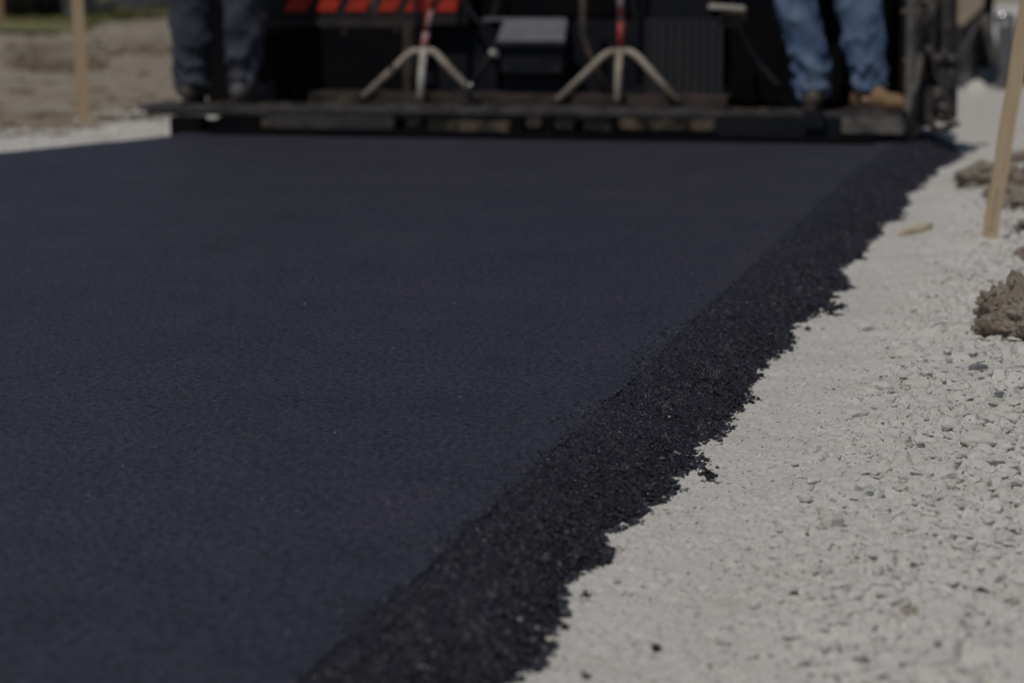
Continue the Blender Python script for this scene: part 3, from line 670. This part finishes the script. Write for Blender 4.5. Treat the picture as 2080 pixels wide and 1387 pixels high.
# grille with real holes
gl = V(1312, 40, 10.66); gr = V(1462, 204, 10.66)
bm = bmesh.new(); nxh, nzh = 9, 13; W_ = gr.x - gl.x; H_ = gl.z - gr.z
cw, ch = W_ / nxh, H_ / nzh
for i in range(nxh + 1): box_bm(bm, (gl.x + i * cw - cw * .24, 10.662, gr.z), (gl.x + i * cw + cw * .24, 10.674, gl.z), .001)
for j in range(nzh + 1): box_bm(bm, (gl.x, 10.659, gr.z + j * ch - ch * .22), (gr.x, 10.672, gr.z + j * ch + ch * .22), .001)
M['grille'] = paint('grille_steel', (0.045, 0.047, 0.055), (0.10, 0.085, 0.055), 5, .5, 0, .1, .55, .75)
link('grille', mesh_of(bm, 'grille'), M['grille'], PV)
P_('grille_top', [fbox(1300, 1450, -240, 36, 10.70, .06)], M['navy'], .006)
P_('guard_rail', [((V(1438, 12, 10.35).x, 10.35, V(1438, 22, 10.35).z), (V(1514, 12, 10.35).x, 10.38, V(1438, 10, 10.35).z), (0, R(4), 0))], M['offwhite'], .006)
P_('rail_bracket', [fbox(1462, 1514, 24, 58, 10.40, .05)], M['rust'], .01)
P_('right_panel', [fbox(1466, 1812, -260, 236, 10.88, .06)], M['black'], .006)
P_('right_post', [fbox(1800, 1812, -200, 190, 10.70, .03)], M['rust'], .004)
P_('right_post', [fbox(1812, 1832, -50, 236, 10.62, .05)], M['black'], .004)
# end gate: caked metal post work on the right
eg = P_('end_gate', [fbox(1836, 1862, -50, 258, 10.25, .05), ((V(1860, 0, 10.5).x, 10.30, 0.0), (V(1860, 0, 10.5).x + .03, 11.6, .48))], M['caked'], .012)
P_('gate_plate', [fbox(1832, 1946, -50, 246, 10.72, .05)], M['caked_dark'], .01)
P_('screw_column', [fbox(1884, 1900, -50, 120, 10.55, .05)], M['caked'], .01)
P_('gate_post', [fbox(1862, 1884, -50, 258, 10.42, .05)], M['caked_dark'], .01)
P_('gate_post', [fbox(1900, 1938, -50, 112, 10.65, .10)], M['caked_dark'], .014)
P_('gate_shelf', [fbox(1888, 1946, 112, 126, 10.50, .14)], M['caked'], .01)
P_('gate_box', [fbox(1898, 1944, 128, 250, 10.52, .14)], M['caked_dark'], .014)
P_('gate_foot', [fbox(1862, 1896, 176, 258, 10.34, .10)], M['caked_dark'], .014)
tubes('gate_pipe', [(vt((1868, 110, 10.30), (1860, 170, 10.28), (1846, 200, 10.2), (1838, 262, 10.16)), .018)], M['caked'], PV)
tubes('gate_pipe', [(vt((1888, 236, 10.3), (1900, 268, 10.25)), .014), (vt((1898, 266, 10.26), (1945, 252, 10.5)), .012)], M['dusty'], PV)
tubes('gate_bolt', [(vt((1884, 100, 10.36), (1892, 104, 10.34)), .018)], M['caked'], PV)
rr = random.Random(5); bm = bmesh.new()
for i in range(46):
    p = V(rr.uniform(1840, 1936), rr.uniform(-40, 262), rr.uniform(10.36, 10.54)); rv, rf = ROCKS[i % 14]; s_ = rr.uniform(.008, .030)
    vv = [bm.verts.new(Vector(q) * s_ + p) for q in rv]
    for f in rf: bm.faces.new([vv[k_] for k_ in f])
tag(link('caked_lumps', mesh_of(bm, 'caked_lumps'), M['caked'], eg), kind='stuff')
# tractor unit beyond the screed (mostly above the picture)
P_('tractor_body', [((-3.2, 12.0, .45), (-1.45, 15.6, 1.5)), ((-3.3, 15.6, .35), (-1.4, 17.0, 1.1))], M['panel'], .04)
P_('operator_deck', [((-3.3, 11.75, 1.15), (-1.3, 12.7, 1.3)), ((-3.25, 12.5, 1.3), (-1.4, 12.6, 1.8))], M['black'], .02)
for xx in (-3.35, -1.5):
    pts = []
    for k_ in range(24):
        a = k_ / 24 * 2 * math.pi; cy = 12.6 if math.cos(a) < 0 else 15.4
        pts.append((xx, cy + math.cos(a) * .32, .26 + math.sin(a) * .34))
    prism('crawler_track', pts, .3, M['rubber'], PV, (1, 0, 0))
tubes('screed_arm', [(((-3.35, 11.3, .5), (-3.35, 13.6, .75)), .05)], M['navy'], PV)
tubes('screed_arm', [(((-1.05, 11.3, .5), (-1.05, 13.6, .75)), .05)], M['navy'], PV)

# ------------------------------------------------------------------ striped tripods on the walkway
def tripod(px, lab, lean, Y0, kind):
    zf = 0.150 if True else 0
    base = V(px, 205, Y0); root = empty('tripod_stand', (base.x, base.y, base.z), lab, 'tripod stand', 'striped tripod stands on the paver walkway')
    return root
def T_(px_, py_, Y_): return V(px_, py_, Y_)
r1 = tripod(852, 'left tripod stand with bent pale legs and a leaning red topped post', 0, 10.46, 0)
tubes('leg', [(bez(T_(852, 106, 10.46), T_(838, 98, 10.46), T_(812, 128, 10.44), 6) + [T_(738, 198, 10.42)], .0160)], M['legpaint'], r1)
tubes('leg', [(bez(T_(860, 106, 10.46), T_(880, 96, 10.46), T_(900, 126, 10.44), 6) + [T_(972, 202, 10.42)], .0160)], M['legpaint'], r1)
tubes('leg', [([T_(860, 100, 10.45), T_(853, 202, 10.36)], .0165)], M['offwhite'], r1)
tubes('post', [([T_(866, 66, 10.46), T_(859, 112, 10.46)], .0150)], M['pink'], r1)
tubes('post', [([T_(880, -260, 10.50), T_(872, 0, 10.47), T_(866, 67, 10.46)], .0152)], M['red'], r1)
tubes('stripe', [([T_(875, 22, 10.458), T_(868, 60, 10.450)], .0106)], M['pink'], r1)
r2 = tripod(1256, 'right tripod stand with bent pale legs and an upright red and white post', 0, 10.46, 1)
tubes('leg', [(bez(T_(1255, 108, 10.46), T_(1238, 98, 10.46), T_(1208, 132, 10.44), 6) + [T_(1132, 205, 10.42)], .0160)], M['legpaint'], r2)
tubes('leg', [(bez(T_(1262, 108, 10.46), T_(1280, 96, 10.46), T_(1308, 130, 10.44), 6) + [T_(1378, 208, 10.42)], .0160)], M['legpaint'], r2)
tubes('leg', [([T_(1258, 104, 10.45), T_(1254, 206, 10.36)], .0160)], M['legpaint'], r2)
tubes('collar', [([T_(1260, 98, 10.46), T_(1258, 116, 10.46)], .0172)], M['offwhite'], r2)
tubes('post', [([T_(1262, -260, 10.46), T_(1261, -70, 10.46)], .0150)], M['red'], r2)
tubes('post', [([T_(1261, -70, 10.46), T_(1261, 46, 10.46)], .0150)], M['pink'], r2)
tubes('post', [([T_(1261, 46, 10.46), T_(1260, 99, 10.46)], .0150)], M['red'], r2)

# ------------------------------------------------------------------ workers
def remesh(bm, voxel, name, smooth_it=6):
    me = mesh_of(bm, name + '_src'); o = bpy.data.objects.new(name + '_src', me); COL.objects.link(o)
    md = o.modifiers.new('r', 'REMESH'); md.mode = 'VOXEL'; md.voxel_size = voxel
    sm = o.modifiers.new('s', 'SMOOTH'); sm.iterations = smooth_it; sm.factor = .5
    dg = bpy.context.evaluated_depsgraph_get(); dg.update()
    out = bpy.data.meshes.new_from_object(o.evaluated_get(dg)); bpy.data.objects.remove(o); out.name = name
    out.shade_smooth(); return out
def cap_chain(bm, pts, rads, sub=8, seg=20, flat=1.0):
    """rounded tapered limb through pts"""
    P2, R2 = [], []
    for i in range(len(pts) - 1):
        for k_ in range(sub):
            t = k_ / sub; P2.append(Vector(pts[i]).lerp(Vector(pts[i + 1]), t)); R2.append(rads[i] * (1 - t) + rads[i + 1] * t)
    P2.append(Vector(pts[-1])); R2.append(rads[-1])
    tube_bm(bm, P2, R2, seg)
    for p, r_ in ((P2[0], R2[0]), (P2[-1], R2[-1])):
        r0 = bmesh.ops.create_icosphere(bm, subdivisions=3, radius=r_ * .98); bmesh.ops.translate(bm, vec=p, verts=r0['verts'])
def ell(bm, c, s, rot=None):
    r0 = bmesh.ops.create_icosphere(bm, subdivisions=3, radius=1); bmesh.ops.scale(bm, vec=s, verts=r0['verts'])
    if rot: bmesh.ops.rotate(bm, cent=(0, 0, 0), matrix=Euler(rot).to_matrix(), verts=r0['verts'])
    bmesh.ops.translate(bm, vec=c, verts=r0['verts'])
def wrinkle(me, hems, seed, amp=0.017, low=0.40):
    """hems: (x, y, z) of each trouser hem; folds bunch up above it and fade towards the knee"""
    n_ = len(me.vertices); co = np.empty(n_ * 3, np.float32); me.vertices.foreach_get('co', co); co = co.reshape(-1, 3)
    nn = np.array([v.normal[:] for v in me.vertices])
    hx = np.array([h[0] for h in hems]); which = np.argmin(np.abs(co[:, 0][:, None] - hx[None]), 1)
    hz = np.array([h[2] for h in hems])[which]; cy = np.array([h[1] for h in hems])[which]; cxx = hx[which]
    t = co[:, 2] - hz; ang = np.arctan2(co[:, 1] - cy, co[:, 0] - cxx)
    fade = np.exp(-np.clip(t, 0, 9) / (low * .55)) * .85 + .25
    sgn = np.where(which == 0, 1, -1)
    w1 = np.sin(t * 46 / (1 + t * 1.6) + sgn * np.cos(ang + 1.0 + which) * 2.1 + 2.4 * fbm(ang * 1.1 + 5, t * 5 + which * 7, seed, 3))
    w2 = np.sin(t * 34 - sgn * np.cos(ang * 1 + 2.2) * 3.0 + 3 * fbm(ang * .9, t * 4, seed + 3, 3))
    w3 = fbm(ang * 1.6 + 9, t * 9, seed + 6, 3)
    d = amp * fade * (0.75 * (1 - np.abs(w1)) ** 1.3 * 1.5 + 0.55 * w2 + .5 * w3 - .35)
    co = co + nn * d[:, None]
    me.vertices.foreach_set('co', co.astype(np.float32).ravel()); me.update()
def boot(name, ankle, toe_dir, mat, parent, L=0.29, shaft=0.10, wid=1.0):
    z0 = 0.113; td = Vector(toe_dir).normalized(); sd_ = Vector((0, 0, 1)).cross(td); an = math.atan2(td.y, td.x)
    a = Vector((ankle[0], ankle[1], z0)); heel = a - td * .075; toe = a + td * (L - .115)
    bm = bmesh.new()
    cap_chain(bm, [a + Vector((0, 0, .07)) - td * .02, a + Vector((0, 0, shaft + .06)) - td * .015], [.047 * wid, .047 * wid], 4, 16)
    ell(bm, heel + Vector((0, 0, .052)) + td * .045, (.055, .040 * wid, .050), (0, 0, an))
    ell(bm, a + Vector((0, 0, .06)) + td * .03, (.075, .040 * wid, .052), (0, 0, an))
    ell(bm, toe + Vector((0, 0, .043)) - td * .050, (.072, .049 * wid, .040), (0, 0, an))
    ell(bm, a + Vector((0, 0, .05)) + td * .06, (.085, .042 * wid, .040), (0, 0, an))
    me = remesh(bm, .006, name, 5); bo = link(name, me, mat, parent)
    bm = bmesh.new(); pts = []
    for k_ in range(28):
        t = k_ / 28 * 2 * math.pi; u_ = math.cos(t); wv = (.046 if u_ > .1 else .037) * wid
        c = a + td * (L / 2 - .11); pts.append(c + td * u_ * (L / 2) + sd_ * math.sin(t) * wv)
    vs_ = [bm.verts.new((p.x, p.y, z0)) for p in pts]; f = bm.faces.new(vs_); r_ = bmesh.ops.extrude_face_region(bm, geom=[f])
    bmesh.ops.translate(bm, vec=(0, 0, .026), verts=[g_ for g_ in r_['geom'] if isinstance(g_, bmesh.types.BMVert)])
    link('sole', mesh_of(bm, 'sole'), M['sole'], bo)
def worker(name_lab, la, ra, lknee, rknee, hipx, hipy, jm, shirt, bootspec, seed, rad, hem=0.175, hems=None):
    """la, ra = left / right ankle (x, y); knees as (x, y, z)"""
    root = empty('person', ((la[0] + ra[0]) / 2, (la[1] + ra[1]) / 2, .113), name_lab, 'person')
    z0 = .113; hip = Vector((hipx, hipy, z0 + .93)); bm = bmesh.new()
    LH = hip + Vector((-.09, 0, 0)); RH = hip + Vector((.09, 0, 0))
    for an, kn, hp in ((la, lknee, LH), (ra, rknee, RH)):
        cap_chain(bm, [(an[0], an[1], z0 + .06), (an[0], an[1], z0 + .10), kn, hp], [.034, .036, .052, .078], 5, 16)
        ell(bm, (an[0], an[1] + .05, z0 + .05), (.04, .11, .035))
    ell(bm, hip + Vector((0, 0, .03)), (.165, .11, .13))
    chest = hip + Vector((0, .04, .40)); neck = chest + Vector((0, .02, .20)); head = neck + Vector((0, .03, .17))
    cap_chain(bm, [hip + Vector((0, 0, .05)), hip + Vector((0, .02, .22)), chest], [.12, .12, .14], 5)
    ell(bm, chest + Vector((0, 0, .03)), (.19, .11, .15))
    cap_chain(bm, [neck - Vector((0, 0, .06)), head - Vector((0, 0, .05))], [.056, .052], 3)
    ell(bm, head + Vector((0, 0, .02)), (.075, .095, .115)); ell(bm, head + Vector((0, .04, -.06)), (.05, .055, .055))
    ell(bm, head + Vector((0, .105, -.01)), (.013, .022, .024)); ell(bm, head + Vector((0, .093, -.055)), (.026, .012, .009))
    for sx_ in (-1, 1):
        ell(bm, head + Vector((sx_ * .078, 0, -.005)), (.010, .018, .030)); ell(bm, head + Vector((sx_ * .03, .088, .02)), (.014, .010, .009))
        sh = chest + Vector((sx_ * .19, 0, .12)); el = sh + Vector((sx_ * .07, .05, -.29)); wr_ = el + Vector((-sx_ * .06, .22, -.09))
        cap_chain(bm, [sh, el, wr_], [.052, .042, .028], 6, 14)
        palm = wr_ + Vector((-sx_ * .01, .055, -.015)); ell(bm, palm, (.038, .050, .016))
        for k_ in range(4):
            f0 = palm + Vector(((k_ - 1.5) * .018, .035, 0)); ln = (.062, .072, .068, .054)[k_]
            cap_chain(bm, [f0, f0 + Vector((0, ln * .55, -.006)), f0 + Vector((0, ln * .85, -.03))], [.0085, .008, .007], 3, 8)
        t0 = palm + Vector((-sx_ * .03, -.02, 0)); cap_chain(bm, [t0, t0 + Vector((-sx_ * .028, .025, -.006)), t0 + Vector((-sx_ * .036, .052, -.014))], [.011, .010, .008], 3, 8)
    link('body', remesh(bm, .0065, 'body', 3), M['skin'], root)
    # trousers
    bm = bmesh.new()
    for i, (an, kn, hp) in enumerate(((la, lknee, LH), (ra, rknee, RH))):
        r0, r1_, r2_ = rad[i]
        mid = Vector((an[0], an[1], z0 + .16)).lerp(Vector(kn), .45)
        hh = hems[i] if hems else hem
        cap_chain(bm, [(an[0], an[1], z0 + hh - .09 + r0 * .5), (an[0], an[1], z0 + hh), mid, kn, hp], [r0, r0 * .98, r1_, r2_, r2_ * 1.15], 6, 24)
    ell(bm, hip + Vector((0, 0, .02)), (.18, .125, .14))
    cap_chain(bm, [hip + Vector((0, 0, 0)), hip + Vector((0, 0, .12))], [.13, .14], 3)
    tm = remesh(bm, .0065, 'trousers', 4)
    wrinkle(tm, [(la[0], la[1], z0 + hem - .10), (ra[0], ra[1], z0 + hem - .10)], seed)
    link('trousers', tm, jm, root)
    bm = bmesh.new()
    cap_chain(bm, [hip + Vector((0, 0, .10)), hip + Vector((0, .02, .25)), chest], [.152, .145, .155], 5)
    ell(bm, chest + Vector((0, 0, .03)), (.21, .13, .165))
    for sx_ in (-1, 1):
        sh = chest + Vector((sx_ * .19, 0, .12)); el = sh + Vector((sx_ * .07, .05, -.29)); cap_chain(bm, [sh, sh.lerp(el, .75)], [.068, .062], 5)
    link('shirt', remesh(bm, .010, 'shirt', 4), shirt, root)
    bm = bmesh.new(); ell(bm, head + Vector((0, -.012, .03)), (.083, .098, .105)); ho = link('hair', mesh_of(bm, 'hair'), M['hair'], root, True)
    for v in ho.data.vertices: v.co.z = max(v.co.z, head.z - .02)
    bm = bmesh.new(); ell(bm, head + Vector((0, 0, .075)), (.115, .135, .10)); bmesh.ops.delete(bm, geom=[v for v in bm.verts if v.co.z < head.z + .06], context='VERTS')
    tube_bm(bm, [head + Vector((0, 0, .060)), head + Vector((0, .0, .066))], [.138, .138], 28)
    link('hard_hat', mesh_of(bm, 'hard_hat'), M['hat'], root, True)
    for b__ in bootspec: boot('boot', *b__, root)
    return root
z0 = .113
def knee(px, py, Y_): return V(px, py, Y_)
# left worker: dark jeans, seen from behind
la = V(389, 200, 10.22); ra = V(495, 203, 10.22)
worker('person in dark denim jeans and dark boots at the left end of the paver walkway',
       (la.x, la.y), (ra.x, ra.y), V(388, -40, 10.20), V(503, -40, 10.22), V(445, 0, 10.2).x, 10.24, M['darkjeans'], M['shirt_gn'],
       [((la.x, la.y), (-.12, 1, 0), M['boot_brown'])[:3], ((ra.x, ra.y), (.12, 1, 0), M['boot_grey'])[:3]], 5, [(.080, .092, .094), (.072, .094, .104)], .150)
la = V(1650, 200, 10.20); ra = V(1762, 203, 10.20)
worker('person in faded blue jeans and tan boots at the right end of the paver walkway',
       (la.x, la.y), (ra.x, ra.y), V(1604, -45, 10.22), V(1738, -45, 10.22), V(1668, 0, 10.2).x, 10.26, M['jeans'], M['shirt_or'],
       [((la.x, la.y), (-.10, 1, 0), M['boot_brown'])[:3], ((ra.x, ra.y), (1, -.75, 0), M['boot_tan'])[:3]], 9, [(.074, .078, .084), (.076, .090, .098)], .163, (.163, .192))

# ------------------------------------------------------------------ far things
# truck beyond, at the right
TR = empty('dump_truck', (-0.5, 16.6, -0.08), 'blurred grey dump truck with dusty flaps far behind the right end of the paver', 'dump truck')
def wheel(c, r_, w_, parent, mat=None):
    bm = bmesh.new(); prof = [(-w_ / 2, r_ * .62), (-w_ / 2, r_ * .9), (-w_ / 2 * .75, r_), (w_ / 2 * .75, r_), (w_ / 2, r_ * .9), (w_ / 2, r_ * .62)]
    N_ = 36; rings = [[bm.verts.new((c[0] + a, c[1] + math.cos(t * 2 * math.pi / N_) * b2, c[2] + math.sin(t * 2 * math.pi / N_) * b2)) for t in range(N_)] for a, b2 in prof]
    for i in range(len(rings) - 1):
        for t in range(N_): bm.faces.new((rings[i][t], rings[i][(t + 1) % N_], rings[i + 1][(t + 1) % N_], rings[i + 1][t]))
    wo = link('wheel', mesh_of(bm, 'wheel'), mat or M['rubber'], parent)
    bm = bmesh.new(); tube_bm(bm, [(c[0] - w_ * .30, c[1], c[2]), (c[0] + w_ * .30, c[1], c[2])], r_ * .63, 28); link('rim', mesh_of(bm, 'rim'), M['greylid'], wo)
boxes('body', [((-1.0, 16.6, .62), (1.4, 22, 1.0)), ((-1.0, 16.5, 1.0), (1.4, 22, 2.2))], M['caked_dark'], TR, .03)
for xc in (-.74, -.16, .55, 1.1):
    wheel((xc, 17.1, .33), .42, .22, TR, M['caked_dark']); wheel((xc, 20.2, .33), .42, .22, TR, M['caked_dark'])
a, c_ = fbox(1948, 1976, 40, 188, 16.45, .03); boxes('mud_flap', [(a, c_)], M['greymud'], TR, .01)
a, c_ = fbox(2022, 2062, 30, 190, 16.45, .03); boxes('mud_flap', [(a, c_)], M['greymud'], TR, .01)
q = [V(1938, -60, 16.3), V(2000, -60, 16.3), V(1998, 12, 16.3), V(1955, 54, 16.3), V(1940, 50, 16.3)]
prism('tailgate_panel', [(p.x, 16.3, p.z) for p in q], .06, M['tanbox'], TR)
tubes('brace', [(vt((1996, 20, 16.35), (1950, 110, 16.4)), .03)], M['greymud'], TR)
tubes('brace', [(vt((2000, 30, 16.35), (2020, 120, 16.4)), .03)], M['caked'], TR)
bm = bmesh.new(); p = V(2037, 40, 16.2); ell(bm, p, (.05, .03, .05)); link('glint_ball', mesh_of(bm, 'glint_ball'), M['chrome'], TR, True)  # chrome ball added to give a bright glint, no lamp
gp = G(1985, 186, -.08)
o = lumpy('gravel_heap', (0, 0, 0), .085, 61, M['gravel'], .18, 5, 1.6, (1.0, .8, .95)); o.location = (gp.x, gp.y - .1, -.09)
tag(o, 'small pale heap of gravel on the ground behind the grey dump truck', 'gravel heap')
# parked machine far left
pw = G(45, 60, 0.05); PM = empty('parked_machine', (pw.x, pw.y, 0.05), 'black machine with a fat tyre parked far away in the top left corner', 'machine')
def wx(px): return V(px, 30, pw.y).x
wheel(((wx(5) + wx(92)) / 2, pw.y + .3, .05 + .42), .45, wx(92) - wx(5), PM)
boxes('body', [((wx(-60), pw.y + .2, .55), (wx(135), pw.y + 2.6, 1.2))], M['caked_dark'], PM, .05)
prism('frame', [(wx(90), pw.y + .3, .30), (wx(120), pw.y + .3, .16), (wx(145), pw.y + .3, .22), (wx(150), pw.y + .3, .9), (wx(90), pw.y + .3, .9)], .4, M['greymud'], PM)
# verge
gv, gf = [], []
def turf_patch(poly, name, mat, z):
    bm = bmesh.new(); vs_ = [bm.verts.new(p) for p in poly]; bm.faces.new(vs_)
    return tag(link(name, mesh_of(bm, name), mat), kind='structure')
def ez(x, y): return float(earth_z(np.array([float(x)]), np.array([float(y)]))[0])
ty = np.array(steps(22, 120, .7)); tt = np.linspace(0, 1, 90)
T_m, Ym = np.meshgrid(tt, ty)
xr = -9.7 - (Ym - 24) * 0.26 - 0.25 * fbm(Ym * .8, Ym * 0, 400, 4); Xm = xr - T_m ** 2 * 120
Zm = earth_z(Xm, Ym) + 0.05 * np.clip(T_m * 20, 0, 1) - .01
tag(link('grass_verge', np_mesh('grass_verge', np.stack([Xm, Ym, Zm], -1).reshape(-1, 3), grid_faces(*Xm.shape)[:, ::-1]), M['turf']), kind='structure')
nb = 26000; yb = 23 + 30 * RS.rand(nb) ** 1.4; xb = -9.7 - (yb - 24) * 0.26 - 0.25 * fbm(yb * .8, yb * 0, 400, 4) - 7 * RS.rand(nb) ** 1.3
zb = earth_z(xb, yb) + .03; hb = 0.03 + .05 * RS.rand(nb); an = RS.rand(nb) * 6.28; wb = .008 + .008 * RS.rand(nb)
v0 = np.stack([xb - np.cos(an) * wb, yb - np.sin(an) * wb, zb], -1); v1 = np.stack([xb + np.cos(an) * wb, yb + np.sin(an) * wb, zb], -1)
v2 = np.stack([xb + RS.randn(nb) * .02, yb + RS.randn(nb) * .02, zb + hb], -1)
me = np_mesh('grass', np.stack([v0, v1, v2], 1).reshape(-1, 3), np.arange(nb * 3).reshape(-1, 3), False)
tag(link('grass', me, M['grass']), 'short green grass on the verge beyond the bare earth', 'grass', kind='stuff')
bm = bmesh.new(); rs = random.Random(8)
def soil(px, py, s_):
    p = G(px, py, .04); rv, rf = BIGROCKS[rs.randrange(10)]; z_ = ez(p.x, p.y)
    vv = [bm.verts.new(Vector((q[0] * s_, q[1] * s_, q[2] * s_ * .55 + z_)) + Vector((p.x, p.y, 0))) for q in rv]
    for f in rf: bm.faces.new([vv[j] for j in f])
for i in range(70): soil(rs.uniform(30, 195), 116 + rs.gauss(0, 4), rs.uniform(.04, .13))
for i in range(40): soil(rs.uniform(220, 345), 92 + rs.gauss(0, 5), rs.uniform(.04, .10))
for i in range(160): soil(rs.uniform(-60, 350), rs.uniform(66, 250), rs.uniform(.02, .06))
M['darksoil'] = paint('shade_toned_soil', (0.17, 0.125, 0.085), (0.26, 0.20, 0.15), 9, 0.95, 0, 0.6)  # soil colour darkened to stand in for the shade line on the earth
me_ = mesh_of(bm, 'soil_lumps'); me_.shade_flat(); tag(link('soil_lumps', me_, M['darksoil']), 'lumps of soil strewn over the bare earth at the left, coloured dark as its shade line', 'soil', kind='stuff')
# strip of older road crossing beyond the verge
c0 = [G(168, 40, .1), G(345, 28, .1), G(620, 10, .1), G(620, -40, .1), G(345, -8, .1), G(232, 14, .1)]
cc = [Vector((p.x, p.y, 0)) for p in c0]
bm = bmesh.new(); gx_ = []
top = [c0[0], c0[5], c0[4], c0[3]]; bot = [c0[0], c0[0].lerp(c0[1], .5), c0[1], c0[2]]
rows = []
for i in range(61):
    t = i / 60 * 3; k_ = min(2, int(t)); f = t - k_; A = bot[k_].lerp(bot[k_ + 1], f); B = top[k_].lerp(top[k_ + 1], f); row = []
    for j in range(11):
        p = A.lerp(B, j / 10); row.append(bm.verts.new((p.x, p.y, ez(p.x, p.y) + .10)))
    rows.append(row)
for i in range(60):
    for j in range(10): bm.faces.new((rows[i][j], rows[i + 1][j], rows[i + 1][j + 1], rows[i][j + 1]))
bmesh.ops.remove_doubles(bm, verts=bm.verts, dist=.0001)
tag(link('side_road', mesh_of(bm, 'side_road'), M['oldroad']), kind='structure')
